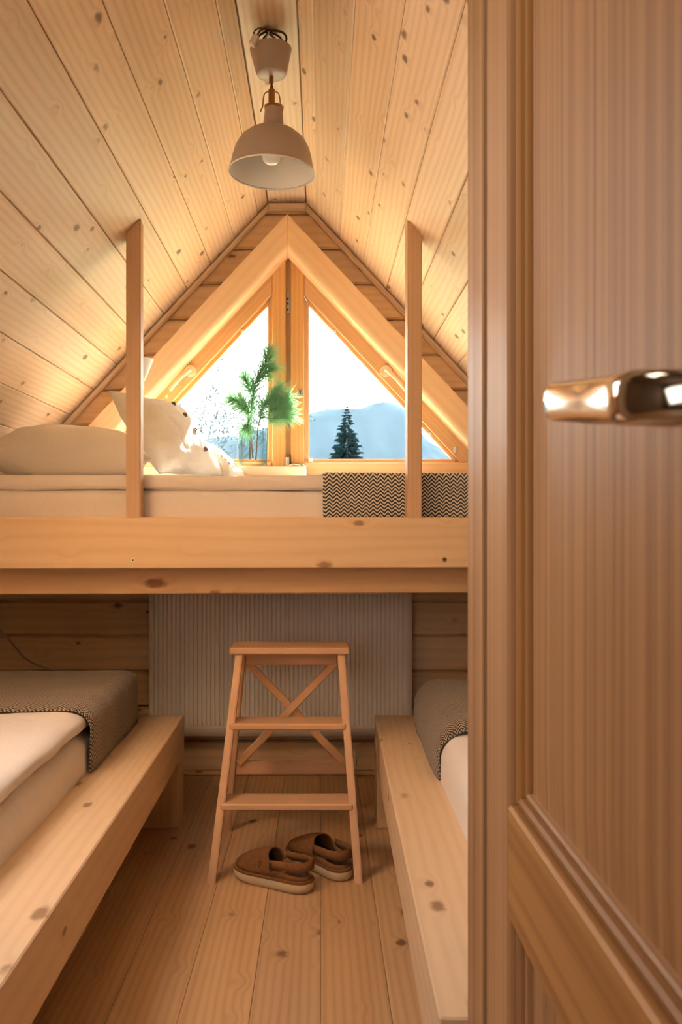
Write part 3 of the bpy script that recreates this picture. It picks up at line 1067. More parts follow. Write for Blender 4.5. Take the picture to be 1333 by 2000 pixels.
PA, PB, PC = V((-0.735, 2.99, 1.478)), V((-0.545, 2.93, zp + 0.012)), V((-0.355, 3.25, zp + 0.012))
PD = PA + PC - PB
bm, surf = pillow_bm(PA, PB, PC, PD, 0.135, 34, 0.05, 0.010, 5.0, 2.6)
for v in bm.verts:
    v.co.z = max(v.co.z, zp + 0.003)
cush = empty('linen_cushion', ((PB + PC) / 2)[:], 'natural linen cushion with a row of brown buttons leaning on the upper bunk', 'cushion')
finish('cover', bm, 'linen', cush, smooth=True)
for vv in (0.14, 0.33, 0.53, 0.76):
    p, nr, h = surf(0.70, vv)
    if nr.x < 0:
        nr = -nr
    c = p + nr * (h + 0.002)
    q = nr.to_track_quat('Z', 'Y').to_matrix().to_4x4()
    bt = lathe('button', [(0, 0.003), (0.005, 0.002), (0.0085, 0.004), (0.0095, 0.002), (0.0085, -0.004), (0, -0.004)], 'button', cush, Matrix.Translation(c) @ q, 16)
    for s in (-1, 1):
        lathe('button_hole', [(0, 0.0036), (0.0012, 0.0036), (0.0012, 0.001)], 'dark', bt, Matrix.Translation(c) @ q @ Matrix.Translation((0.0025 * s, 0, 0)), 8)

sm = empty('small_cushion', (-0.33, 3.30, zp), 'small pale cushion with dark dashes tucked behind the linen cushion', 'cushion')
bm, surf2 = pillow_bm((-0.50, 3.25, 1.335), (-0.335, 3.21, zp + 0.01), (-0.275, 3.33, zp + 0.01), (-0.45, 3.40, 1.33), 0.07, 20, 0.05, 0.004, 9.0)
for v in bm.verts:
    v.co.z = max(v.co.z, zp + 0.003)
finish('cover', bm, 'linen', sm, smooth=True)
for i in range(8):
    for u_ in (0.3, 0.62):
        p, nr, h = surf2(u_, 0.10 + i * 0.09)
        if nr.x < 0:
            nr = -nr
        c = p + nr * (h + 0.0006)
        d = (surf2(u_, 0.14 + i * 0.09)[0] - p).normalized()
        bar('dash', c - d * 0.006, c + d * 0.006, 0.006, 0.002, 'print', sm, up=nr, bev=0.0)

# reading lamp peeping out from behind the left post
rl = empty('reading_lamp', (-0.665, 3.38, 1.60), 'small white cone reading lamp half hidden behind the left post', 'lamp')
ly = 3.20
sc_l = 1700 / ly
cxl, zt_, zb2 = (274.5 - 627) / sc_l, 1 + (1033 - 702) / sc_l, 1 + (1033 - 744) / sc_l
lathe('shade', [(0.016, zb2), (0.048, zt_), (0.0465, zt_), (0.0145, zb2 + 0.001)], 'lamp_white', rl, Matrix.Translation((cxl, ly, 0)), 28, closed=True)
cyl('lamp_socket', (cxl, ly, zb2 - 0.03), (cxl, ly, zb2 + 0.012), 0.0135, 'lamp_white', rl)
tube('arm', [(cxl, ly, zb2 - 0.02), (cxl - 0.01, ly + 0.06, zb2 - 0.05), (cxl - 0.06, 3.40, zb2 - 0.02), (cxl - 0.082, WF - 0.11, zb2)], 0.004, 'lamp_white', rl, 8, smooth_pts=2)
cyl('wall_plate', (cxl - 0.082, WF - 0.118, zb2), (cxl - 0.082, WF - 0.1005, zb2), 0.026, 'lamp_white', rl)

# ------------------------------------------------------------------ vase with pine sprigs
VX, VY, VZ = -0.268, 3.435, 1.2425
n = 96
bm = bmesh.new()
prof = [(0.0, 0.0, 0), (0.050, 0.0, 0.2), (0.0545, 0.005, 1), (0.0575, 0.145, 1), (0.0570, 0.152, 0.6), (0.0535, 0.152, 0.0), (0.0535, 0.145, 0), (0.0505, 0.014, 0), (0.046, 0.010, 0), (0.0, 0.009, 0)]
rings = []
for r, z, k in prof:
    if r == 0:
        rings.append([bm.verts.new((VX, VY, VZ + z))])
    else:
        rg = []
        for j in range(n):
            t = 2 * PI * j / n
            rr = r - 0.0030 * k * (0.5 + 0.5 * math.cos(t * 24)) + (0.0006 if k else 0)
            rg.append(bm.verts.new((VX + rr * math.cos(t), VY + rr * math.sin(t), VZ + z)))
        rings.append(rg)
for A, B in zip(rings, rings[1:]):
    for j in range(n):
        k = (j + 1) % n
        if len(A) == 1:
            bm.faces.new((A[0], B[k], B[j]))
        elif len(B) == 1:
            bm.faces.new((A[j], A[k], B[0]))
        else:
            bm.faces.new((A[j], A[k], B[k], B[j]))
props(finish('glass_vase', bm, 'glass', None, smooth=True), 'ribbed clear glass vase standing on the window sill', 'vase')


def wpx(px, py, d):
    return V(((px - 627) * d / 1700, d, 1 + (1033 - py) * d / 1700))


def sprig(label, stem, twigs, seed):
    random.seed(seed)
    e = empty('pine_sprig', stem[0], label, 'branch', 'pine sprigs in the glass vase')
    bm = bmesh.new()
    paths = [stem] + twigs
    for k, pts in enumerate(paths):
        pp = [V(p) for p in pts]
        q = [pp[0]]
        for i in range(len(pp) - 1):
            q += [pp[i].lerp(pp[i + 1], 0.5), pp[i + 1]]
        r0 = 0.0032 if k == 0 else 0.0022
        tube_into(bm, q, [r0 + (0.0012 - r0) * i / (len(q) - 1) for i in range(len(q))], 6)
    finish('stem', bm, 'twig', e, smooth=True)
    nb = bmesh.new()
    for k, pts in enumerate(paths):
        pp = [V(p) for p in pts]
        segs = list(zip(pp, pp[1:]))
        tot = sum((b - a).length for a, b in segs)
        start = 0.55 if k == 0 else 0.15
        cnt = int(1300 * tot * (1 - start)) + 70
        for _ in range(cnt):
            t = start + (1 - start) * random.random() ** 0.75
            dd = t * tot
            for a, b in segs:
                L = (b - a).length
                if dd <= L:
                    break
                dd -= L
            p = a.lerp(b, min(1, dd / L))
            ax = (b - a).normalized()
            rnd = V((random.gauss(0, 1), random.gauss(0, 1), random.gauss(0, 1)))
            side = (rnd - ax * rnd.dot(ax)).normalized()
            spread = random.uniform(0.5, 2.0) * (1.2 - 0.6 * t)
            d = (ax + side * spread).normalized()
            ln = random.uniform(0.05, 0.082)
            sag = V((0, 0, -0.012 * random.random()))
            sd = d.cross(V((random.gauss(0, 1), random.gauss(0, 1), random.gauss(0, 1)))).normalized() * 0.00095
            sd2 = d.cross(sd).normalized() * 0.00095
            b0, b1, b2 = nb.verts.new(p + sd), nb.verts.new(p - sd * 0.5 + sd2), nb.verts.new(p - sd * 0.5 - sd2)
            m_ = p + d * ln * 0.55
            m0, m1, m2 = nb.verts.new(m_ + sd), nb.verts.new(m_ - sd * 0.5 + sd2), nb.verts.new(m_ - sd * 0.5 - sd2)
            tip = nb.verts.new(p + d * ln + sag)
            for (x, y), (z, w2) in (((b0, b1), (m1, m0)), ((b1, b2), (m2, m1)), ((b2, b0), (m0, m2))):
                nb.faces.new((x, y, z, w2))
            nb.faces.new((m0, m1, tip))
            nb.faces.new((m1, m2, tip))
            nb.faces.new((m2, m0, tip))
    o = finish('needles', nb, 'needle', e)
    o['kind'] = 'stuff'
    return e


sprig('tall pine sprig rising highest out of the glass vase',
      [wpx(494, 895, 3.44), wpx(490, 838, 3.44), wpx(492, 790, 3.43), wpx(497, 750, 3.42), wpx(510, 735, 3.41)],
      [[wpx(497, 750, 3.42), wpx(516, 715, 3.40), wpx(526, 688, 3.39)], [wpx(503, 742, 3.42), wpx(522, 727, 3.42), wpx(533, 718, 3.42)],
       [wpx(492, 775, 3.43), wpx(484, 752, 3.41), wpx(478, 738, 3.40)]], 11)
sprig('pine sprig spreading right in front of the mullion',
      [wpx(500, 898, 3.43), wpx(504, 835, 3.42), wpx(515, 792, 3.40), wpx(535, 778, 3.38)],
      [[wpx(515, 792, 3.40), wpx(532, 775, 3.36), wpx(545, 763, 3.34)], [wpx(510, 808, 3.41), wpx(538, 800, 3.36), wpx(560, 797, 3.33)],
       [wpx(508, 815, 3.41), wpx(540, 818, 3.36), wpx(566, 812, 3.33)], [wpx(515, 795, 3.40), wpx(545, 790, 3.36), wpx(561, 778, 3.35)]], 12)
sprig('pine sprig spreading left over the vase rim',
      [wpx(488, 897, 3.445), wpx(489, 838, 3.44), wpx(486, 806, 3.42), wpx(470, 786, 3.40)],
      [[wpx(486, 800, 3.42), wpx(468, 784, 3.40), wpx(452, 779, 3.38)], [wpx(488, 812, 3.43), wpx(484, 830, 3.40), wpx(480, 838, 3.38)],
       [wpx(487, 806, 3.42), wpx(476, 797, 3.38), wpx(470, 790, 3.36)]], 13)

# ------------------------------------------------------------------ pendant lamp
LX, LY = -0.131, 2.32
pl = empty('pendant_lamp', (LX, LY, RZ), 'beige metal pendant lamp hanging from the ridge of the ceiling', 'lamp')
rimz = 1.949


def LM(z=0, tilt=0.0):
    return Matrix.Translation((LX, LY, z)) @ Matrix.Rotation(tilt, 4, 'Y')


out = [(0.0232, 0.176), (0.0242, 0.168), (0.0262, 0.140), (0.0282, 0.120), (0.031, 0.1165), (0.045, 0.1125), (0.066, 0.103), (0.086, 0.086), (0.099, 0.063), (0.106, 0.038), (0.1105, 0.014), (0.1140, 0.0)]
inn = [(r - 0.0018, z - 0.0014) for r, z in out[::-1]]
lathe('shade', out + [(0.1150, -0.001)], 'lamp_beige', pl, LM(rimz, math.radians(2)), 56)
lathe('shade_lining', [(0.1152, -0.0012)] + [(r - 0.0006, z) for r, z in inn[1:]], 'lamp_white', pl, LM(rimz, math.radians(2)), 56)
lathe('shade_rim', [(0.1136, 0.0006), (0.1156, 0.0006), (0.1162, -0.0012), (0.1150, -0.003), (0.1134, -0.0016)], 'lamp_white', pl, LM(rimz, math.radians(2)), 56, closed=True)
lathe('bulb', [(0, -0.0), (0.012, 0.0015), (0.021, 0.007), (0.0265, 0.017), (0.0275, 0.028), (0.024, 0.042), (0.016, 0.058), (0.012, 0.075), (0, 0.078)], 'bulb', pl, LM(rimz + 0.022), 28)
cyl('bulb_holder', (LX, LY, rimz + 0.096), (LX, LY, rimz + 0.150), 0.016, 'lamp_white', pl)
lathe('neck_ring', [(0.0240, 0.170), (0.0262, 0.170), (0.0262, 0.1755), (0.0240, 0.1755)], 'brass', pl, LM(rimz, math.radians(2)), 32, closed=True)
cyl('socket_tube', (LX, LY, rimz + 0.170), (LX, LY, rimz + 0.222), 0.0088, 'brass', pl)
cyl('swivel', (LX, LY, rimz + 0.222), (LX, LY, rimz + 0.236), 0.006, 'brass', pl, r1=0.003)
for s in (-1, 1):
    tube('wire_clip', [(LX + s * 0.006, LY, rimz + 0.216), (LX + s * 0.016, LY - 0.002, rimz + 0.214), (LX + s * 0.0215, LY - 0.003, rimz + 0.204), (LX + s * 0.0235, LY - 0.004, rimz + 0.172),
                       (LX + s * 0.0275, LY - 0.008, rimz + 0.166), (LX + s * 0.0285, LY - 0.01, rimz + 0.158)], 0.0017, 'brass', pl, 8, smooth_pts=1)
cyl('suspension_tube', (LX - 0.001, LY, rimz + 0.236), (LX - 0.001, LY, rimz + 0.262), 0.0062, 'brass', pl)
# cup that should hide the wiring, hanging low
cz = 2.205
lathe('ceiling_cup', [(0.0, 0.0), (0.030, 0.001), (0.0385, 0.005), (0.042, 0.013), (0.0558, 0.072), (0.0545, 0.073), (0.0405, 0.014), (0.030, 0.004), (0, 0.003)], 'lamp_beige', pl,
      LM(cz, math.radians(-2)), 48)
# hook, cord loops and terminal block above the cup
tube('ceiling_hook', [(LX - 0.008, LY - 0.01, RZ + 0.004), (LX - 0.008, LY - 0.01, RZ - 0.012), (LX - 0.016, LY - 0.012, RZ - 0.022), (LX - 0.014, LY - 0.012, RZ - 0.034), (LX - 0.003, LY - 0.012, RZ - 0.034), (LX + 0.001, LY - 0.012, RZ - 0.026)],
     0.0028, 'steel', pl, 8, smooth_pts=2)
random.seed(5)
for k in range(6):
    a0 = random.uniform(-0.02, 0.02)
    ww = random.uniform(0.016, 0.036) * (1 if k % 2 else -1)
    tube('cord', [(LX - 0.008, LY - 0.012 + 0.003 * k, RZ - 0.002), (LX + ww * 0.8, LY - 0.03 + 0.012 * k, RZ - 0.008), (LX + ww * 1.25, LY - 0.03 + 0.01 * k, RZ - 0.028), (LX + ww * 0.9, LY - 0.02 + 0.006 * k, RZ - 0.046),
                  (LX + ww * 0.3 + a0 * 0.3, LY - 0.01, RZ - 0.062), (LX + a0 * 0.3, LY, RZ - 0.115)], 0.0028, 'cord', pl, 8, smooth_pts=2)
tube('cord', [(LX - 0.012, LY - 0.03, RZ - 0.006), (LX - 0.04, LY - 0.035, RZ - 0.012), (LX - 0.047, LY - 0.04, RZ - 0.03), (LX - 0.04, LY - 0.04, RZ - 0.045)], 0.0022, 'cord', pl, 8, smooth_pts=2)
tb = Matrix.Translation((LX - 0.043, LY - 0.045, RZ - 0.049)) @ Matrix.Rotation(0.5, 4, 'Y')
board('terminal_block', 0.018, 0.016, 0.030, tb, 'plastic', pl, 0.003)
tube('cord', [(LX, LY, cz + 0.002), (LX, LY, RZ - 0.02)], 0.0035, 'cord', pl, 8)

# ------------------------------------------------------------------ lower beds


def lower_bed(side, xo, xi, label, rot):
    """side -1 left, +1 right; xo aisle face of the beam, xi its mattress side"""
    R = Matrix.Translation((xo, 3.02, 0)) @ Matrix.Rotation(rot, 4, 'Z')
    b = empty('low_bed', (xo, 3.02, 0), label, 'bed', 'low beds along the aisle')
    wb = abs(xi - xo)
    s = side

    def bx(name, x0, x1, y0, y1, z0, z1, al):
        a0, a1 = sorted((s * x0, s * x1))
        box(name, (a0, y0, z0), (a1, y1, z1), 'beam', b, 0.003, along=al, base=R)
    bx('side_beam', 0, wb, -1.87, 0, 0.221, 0.354, 'y')
    bx('leg', 0.002, wb - 0.002, -0.118, -0.002, 0.0, 0.2205, 'z')
    bx('leg', 0.002, wb - 0.002, -1.866, -1.75, 0.0, 0.2205, 'z')
    bx('foot_beam', wb + 0.0005, wb + 0.93, -0.058, -0.002, 0.20, 0.335, 'x')
    bx('head_beam', wb + 0.0005, wb + 0.93, -1.866, -1.81, 0.20, 0.335, 'x')
    bx('wall_beam', wb + 0.89, wb + 0.93, -1.81, -0.0585, 0.20, 0.335, 'y')
    for i in range(9):
        yy = -1.78 + i * 0.19
        bx('slat', wb + 0.0005, wb + 0.8895, yy, yy + 0.1, 0.225, 0.245, 'x')
    return R, wb


Rl, wb = lower_bed(-1, -0.474, -0.632, 'low pine bed frame of thick beams on the left of the aisle', math.radians(0.7))
x0, x1 = -(wb + 0.875), -(wb - 0.004)
soft('mattress', (x0, -1.80, 0.246), (x1, -0.066, 0.458), (0.05, 0.05, 0.045), 'sheet', 0.05, 0.003, 5, Rl, 11.0,
     label='white sheeted mattress in the low bed on the left', cat='mattress')
soft('duvet', (x0 + 0.01, -1.55, 0.4575), (x1 - 0.003, -0.11, 0.514), (0.05, 0.05, 0.026), 'sheet', 0.026, 0.006, 6, Rl, 15.0,
     label='soft white duvet spread over the low bed on the left', cat='duvet')
zt2 = 0.526
ye = -0.735


def settle(o, y_edge, drop, dx):
    for v in o.data.vertices:
        f = max(0.0, 1 - (v.co.y - y_edge) / 0.07) ** 2
        up = max(0.0, min(1.0, (v.co.z - 0.40) / 0.08))
        v.co.z -= drop * f * up
        v.co.x += dx * f * (1 - up * 0.5)


def bl_keep(c):
    return c.z > 0.357 and c.y > ye


def bl_uv_l(p):
    return ((-p.x if p.z > zt2 - 0.06 else -p.x) + (zt2 - p.z) * (-1 if p.x > x1 - 0.1 else 0) + 0.0, p.y - ye + (zt2 - p.z) * (1 if p.y > -0.13 else 0))


bl = soft('throw_blanket', (x0 + 0.005, ye - 0.4, 0.25), (x1 + 0.014, -0.056, zt2), (0.05, 0.085, 0.05), 'herr', 0.02, 0.0035, 7, Rl, 21.0,
     keep=bl_keep, uvf=bl_uv_l, label='dark herringbone throw over the foot of the left low bed', cat='blanket', thick=0.004)
settle(bl, ye, 0.010, -0.008)

Rr, wb = lower_bed(1, 0.186, 0.325, 'low pine bed frame of thick beams on the right of the aisle', math.radians(-0.9))
x0r, x1r = wb - 0.004, wb + 0.875
soft('mattress', (x0r, -1.80, 0.246), (x1r, -0.066, 0.470), (0.06, 0.05, 0.06), 'sheet', 0.05, 0.003, 5, Rr, 31.0,
     label='white sheeted mattress in the low bed on the right', cat='mattress')
yer = -0.795
zt3 = 0.500


def bl_uv_r(p):
    return (p.x - (zt3 - p.z) * (1 if p.x < x0r + 0.1 else 0), p.y - yer + (zt3 - p.z) * (1 if p.y > -0.13 else 0))


bl = soft('throw_blanket', (x0r - 0.008, yer - 0.4, 0.25), (x1r - 0.01, -0.058, zt3), (0.085, 0.085, 0.085), 'herr', 0.02, 0.0035, 7, Rr, 27.0,
     keep=lambda c: c.z > 0.357 and c.y > yer, uvf=bl_uv_r, label='dark herringbone throw over the foot of the right low bed', cat='blanket', thick=0.004)
settle(bl, yer, 0.022, 0.006)

# ------------------------------------------------------------------ radiator
rad = empty('radiator', (-0.16, 3.5, 0.183), 'white fluted panel radiator on the wall under the upper bunk', 'radiator')
rx0, rx1, rz0, rz1 = -0.675, 0.356, 0.183, 0.783
yr = 3.432
bm = bmesh.new()
pts = [(rx0, yr)]
pitch = 0.0172
x = rx0 + 0.014
while x + pitch < rx1 - 0.012:
    pts += [(x, yr), (x + 0.0025, yr + 0.0085), (x + 0.0060, yr + 0.0085), (x + 0.0085, yr)]
    x += pitch
pts += [(rx1, yr)]
zs = [(rz0, 0), (rz0 + 0.040, 0), (rz0 + 0.050, 1), (rz1 - 0.05, 1), (rz1 - 0.04, 0), (rz1, 0)]
rows = [[bm.verts.new((px_, yr + (py_ - yr) * k, z)) for px_, py_ in pts] for z, k in zs]
for A, B in zip(rows, rows[1:]):
    for i in range(len(pts) - 1):
        bm.faces.new((A[i], A[i + 1], B[i + 1], B[i]))
solid(auto_smooth(finish('front_panel', bm, 'white_metal', rad), 25), 0.004, 0)
for xs in (rx0 - 0.003, rx1):
    box('side_panel', (xs, yr - 0.002, rz0 + 0.004), (xs + 0.003, 3.515, rz1 - 0.004), 'white_metal', rad, 0.001, along='z')
box('back_panel', (rx0, 3.50, rz0 + 0.01), (rx1, 3.514, rz1 - 0.02), 'white_metal', rad, 0.002)
box('top_grille', (rx0, yr + 0.003, rz1 - 0.006), (rx1, 3.512, rz1), 'white_metal', rad, 0.001)
for xs in (rx0 + 0.12, rx1 - 0.12):
    box('bracket', (xs, 3.512, rz0 + 0.08), (xs + 0.03, WF - 0.0005, rz1 - 0.08), 'white_metal', rad, 0.001, along='z')

# ------------------------------------------------------------------ step stool
st = empty('step_stool', (-0.10, 2.67, 0), 'beech step stool with two treads standing in the aisle', 'stool')
HS = 0.633
fl_, fr2 = V((-0.309, 2.468, 0.0)), V((0.107, 2.470, 0.0))
ftl, ftr = V((-0.253, 2.712, HS - 0.022)), V((0.063, 2.712, HS - 0.022))
rl_, rr_ = V((-0.310, 2.886, 0.0)), V((0.112, 2.888, 0.0))
rtl, rtr = V((-0.250, 2.795, HS - 0.022)), V((0.060, 2.795, HS - 0.022))


def leg(p0, p1, w_, t_, dep):
    # level-cut leg: horizontal section w_ x dep swept from p0 to p1
    bm = bmesh.new()
    A = [bm.verts.new(p0 + V((sx * w_ / 2, sy * dep / 2, 0))) for sx, sy in ((-1, -1), (1, -1), (1, 1), (-1, 1))]
    B = [bm.verts.new(p1 + V((sx * w_ / 2, sy * dep / 2, 0))) for sx, sy in ((-1, -1), (1, -1), (1, 1), (-1, 1))]
    bm.faces.new(A[::-1])
    bm.faces.new(B)
    for i in range(4):
        bm.faces.new((A[i], A[(i + 1) % 4], B[(i + 1) % 4], B[i]))
    bmesh.ops.bevel(bm, geom=[e for e in bm.edges if abs(e.verts[0].co.z - e.verts[1].co.z) > 0.3], offset=0.003, segments=2, affect='EDGES')
    return finish('leg', bm, 'beech', st, local=frame(p0, p1, (0, -1, 0)))


leg(fl_, ftl, 0.0225, 0, 0.040)
leg(fr2, ftr, 0.0225, 0, 0.040)
leg(rl_, rtl, 0.020, 0, 0.032)
leg(rr_, rtr, 0.020, 0, 0.032)
box('top_step', (-0.283, 2.682, HS - 0.021), (0.089, 2.838, HS), 'beech', st, 0.004)


def at_leg(z, a, b):
    return a.lerp(b, z / b.z)


for zt_s, xa_, xb_ in ((0.203, -0.2915, 0.0925), (0.4165, -0.274, 0.0755)):
    yl = at_leg(zt_s, fl_, ftl).y
    box('tread', (xa_, yl - 0.030, zt_s - 0.020), (xb_, yl + 0.072, zt_s), 'beech', st, 0.004)
zq = 0.218
a, b = at_leg(zq, rl_, rtl), at_leg(zq, rr_, rtr)
bar('rear_stretcher', a + V((0.010, 0, 0)), b - V((0.010, 0, 0)), 0.016, 0.044, 'beech', st)
zq = 0.586
a, b = at_leg(zq, rl_, rtl), at_leg(zq, rr_, rtr)
bar('apron', a + V((0.010, 0, 0)), b - V((0.010, 0, 0)), 0.016, 0.046, 'beech', st)
t1, t2 = at_leg(0.560, rl_, rtl), at_leg(0.560, rr_, rtr)
b1, b2 = at_leg(0.243, rl_, rtl), at_leg(0.243, rr_, rtr)
bar('cross_brace', t1 + V((0.016, 0.004, 0.012)), b2 + V((-0.016, 0.004, -0.010)), 0.010, 0.026, 'beech', st, up=(0, 0, 1))
bar('cross_brace', b1 + V((0.016, -0.0075, -0.010)), t2 + V((-0.016, -0.0075, 0.012)), 0.010, 0.026, 'beech', st, up=(0, 0, 1))
hk = at_leg(0.30, fr2, ftr) + V((0.0125, 0.01, 0.025))
tube('safety_hook', [hk + V((-0.004, 0, 0)), hk + V((0.005, 0, 0.001)), hk + V((0.006, 0.004, 0.010)), hk + V((0.009, 0.012, 0.012)), hk + V((0.010, 0.016, 0.003)), hk + V((0.010, 0.03, -0.04))],
     0.0018, 'steel', st, 8, smooth_pts=1)
sp_ = at_leg(0.245, fl_, ftl)
cyl('screw', sp_ + V((-0.008, 0, 0)), sp_ + V((-0.0145, 0, 0)), 0.004, 'steel', st, 12)

# ------------------------------------------------------------------ clogs


def clog(heel, ang, label, mirror=1):
    """local x from heel (0) to toe (0.25)"""
    Lc = 0.250
    Mx = Matrix.Translation(heel) @ Matrix.Rotation(ang, 4, 'Z') @ Matrix.Diagonal((1, mirror, 1, 1))
    e = empty('clog', heel, label, 'shoe', 'pair of suede clogs')

    def outline(t):
        # half widths (left, right) at fraction t from heel to toe
        key = [(0.0, 0.0), (0.02, 0.017), (0.07, 0.029), (0.16, 0.036), (0.35, 0.0375), (0.55, 0.043), (0.72, 0.049), (0.84, 0.0475), (0.92, 0.040), (0.97, 0.028), (1.0, 0.0)]
        for (a, wa), (b, wb_) in zip(key, key[1:]):
            if t <= b:
                f = (t - a) / (b - a)
                return wa + (wb_ - wa) * f
        return 0.0

    def ctr(t):
        return 0.006 * math.sin(t * PI) - 0.004 * t
    ts = [0, 0.008, 0.02, 0.045, 0.07, 0.11, 0.16, 0.22, 0.3, 0.38, 0.46, 0.55, 0.64, 0.72, 0.79, 0.84, 0.885, 0.92, 0.95, 0.97, 0.985, 0.994, 1.0]
    loop = [(t, 1) for t in ts] + [(t, -1) for t in ts[-2:0:-1]]

    def ring(bm, grow, z, wave=0.0):
        vs_ = []
        for k, (t, s) in enumerate(loop):
            w_ = outline(t)
            x = (t - 0.5) * (Lc + 2 * grow) + Lc / 2
            lift = 0.010 * max(0, (t - 0.75) / 0.25) ** 2 if z < 0.02 else 0.004 * max(0, (t - 0.75) / 0.25) ** 2
            vs_.append(bm.verts.new((x, ctr(t) + s * (w_ + grow * min(1, w_ / 0.02)), z + lift + (wave if k % 2 else 0))))
        return vs_

    def loft(name, spec, mat, parent):
        bm = bmesh.new()
        rs = [ring(bm, *s_) for s_ in spec]
        for A, B in zip(rs, rs[1:]):
            for i in range(len(loop)):
                bm.faces.new((A[i], A[(i + 1) % len(loop)], B[(i + 1) % len(loop)], B[i]))
        bm.faces.new(rs[0][::-1])
        bm.faces.new(rs[-1])
        return auto_smooth(finish(name, bm, mat, parent, world=Mx), 45)
    sole = loft('sole', [(-0.004, 0.0), (0.001, 0.0035, 0.003), (0.004, 0.010), (0.0055, 0.020), (0.0045, 0.027), (0.001, 0.029)], 'sole', e)
    loft('midsole_wrap', [(0.002, 0.0265), (0.0045, 0.029), (0.0045, 0.034), (0.002, 0.0365), (-0.002, 0.037)], 'suede', e)
    loft('footbed', [(-0.004, 0.034), (-0.004, 0.0385), (-0.008, 0.0395)], 'suede_in', e)
    # closed vamp over the forefoot, lower walls running back to the heel
    bm = bmesh.new()
    NA, NB = 18, 18
    g = []
    for i in range(NA + 1):
        row = []
        fi = i / NA
        for j in range(NB + 1):
            phi = PI * j / NB
            sp = math.sin(phi)
            xs = 0.085 + 0.042 * sp ** 0.8           # opening line: further forward on top
            x = xs + (Lc * 0.998 - xs) * (1 - (1 - fi) ** 1.5)
            t = x / Lc
            w_ = outline(min(1, t)) + 0.0015
            # top profile
            h = 0.066 * (1 - max(0.0, (t - 0.45) / 0.55) ** 2.1) ** 0.55 if t < 1 else 0
            h *= 1.0 - 0.20 * max(0, min(1, (t - 0.5) / 0.4))
            c_, s_ = math.cos(phi), math.sin(phi)
            yy = ctr(t) + w_ * math.copysign(abs(c_) ** 0.75, c_)
            zz = 0.035 + 0.004 * max(0, (t - 0.75) / 0.25) ** 2 + h * abs(s_) ** 0.85
            row.append(bm.verts.new((x, yy, zz)))
        g.append(row)
    for i in range(NA):
        for j in range(NB):
            bm.faces.new((g[i][j], g[i + 1][j], g[i + 1][j + 1], g[i][j + 1]))
    vamp = finish('vamp', bm, 'suede', e, world=Mx, smooth=True)
    solid(vamp, 0.0035, -1)

    # low heel cup
    def heel_band(name, t_end, z_lo, z_hi, grow, mat, thick, zf=None, lean=0.0):
        bm = bmesh.new()
        tt = [t for t in ts if t < t_end] + [t_end]
        seq = [(t, -1) for t in tt[::-1]] + [(t, 1) for t in tt[1:]]
        lo_, hi_ = [], []
        for t, s in seq:
            w_ = outline(t) + grow * min(1, outline(t) / 0.015)
            x = t * Lc - grow * (1 - min(1, t / 0.1))
            f = t / t_end
            zl, zh = (z_lo, z_hi) if zf is None else zf(f)
            lo_.append(bm.verts.new((x, ctr(t) + s * w_, zl)))
            hi_.append(bm.verts.new((x + lean * (1 - f), ctr(t) + s * (w_ - 0.002), zh)))
        for i in range(len(seq) - 1):
            bm.faces.new((lo_[i], lo_[i + 1], hi_[i + 1], hi_[i]))
        o = finish(name, bm, mat, e, world=Mx, smooth=True)
        solid(o, thick, 0)
        return o
    heel_band('heel_cup', 0.46, 0, 0, 0.0, 'suede', 0.004, lambda f: (0.034, 0.046 + 0.022 * f ** 1.6), 0.006)
    strap = heel_band('heel_strap', 0.43, 0, 0, 0.0035, 'suede', 0.0035, lambda f: (0.063 - 0.004 * f, 0.088 - 0.006 * f), 0.004)
    for s in (-1, 1):
        t = 0.40
        p = Mx @ V((t * Lc, ctr(t) + s * (outline(t) + 0.0045), 0))
        q = Mx @ V((t * Lc + 0.001, ctr(t) + s * (outline(t) + 0.0055), 0))
        bar('stitching', p + V((0, 0, 0.052)), q + V((0, 0, 0.078)), 0.0016, 0.002, 'stitch', strap, up=(0, 1, 0), bev=0.0)
    # inner label on the footbed and the round embossed mark on the vamp
    lb = board('label', 0.026, 0.020, 0.0012, Mx @ Matrix.Translation((0.095, 0.004, 0.0415)) @ Matrix.Rotation(-0.25, 4, 'Y'), 'label', e, 0.0)
    for k in range(3):
        board('print', 0.003, 0.014 - 0.002 * k, 0.0003, Mx @ Matrix.Translation((0.088 + 0.007 * k, 0.004, 0.0404 + 0.0018 * k + 0.0008)) @ Matrix.Rotation(-0.25, 4, 'Y'), 'print', lb, 0.0)
    return e, Mx


e1, Mx1 = clog(V((-0.028, 2.392, 0)), math.radians(147), 'brown suede clog with cream sole, the nearer of the pair under the stool', 1)
e2, Mx2 = clog(V((0.072, 2.468, 0)), math.radians(127), 'brown suede clog with cream sole, the farther one beside the stool leg', -1)
mk = [Mx1 @ V((0.140 + 0.005 * math.cos(a), 0.0455 + 0.0018 - 0.002 * math.sin(a), 0.066 + 0.006 * math.sin(a))) for a in [2 * PI * i / 14 for i in range(14)]]
tube('embossed_mark', mk, 0.0008, 'stitch', e1, 6, closed=True)

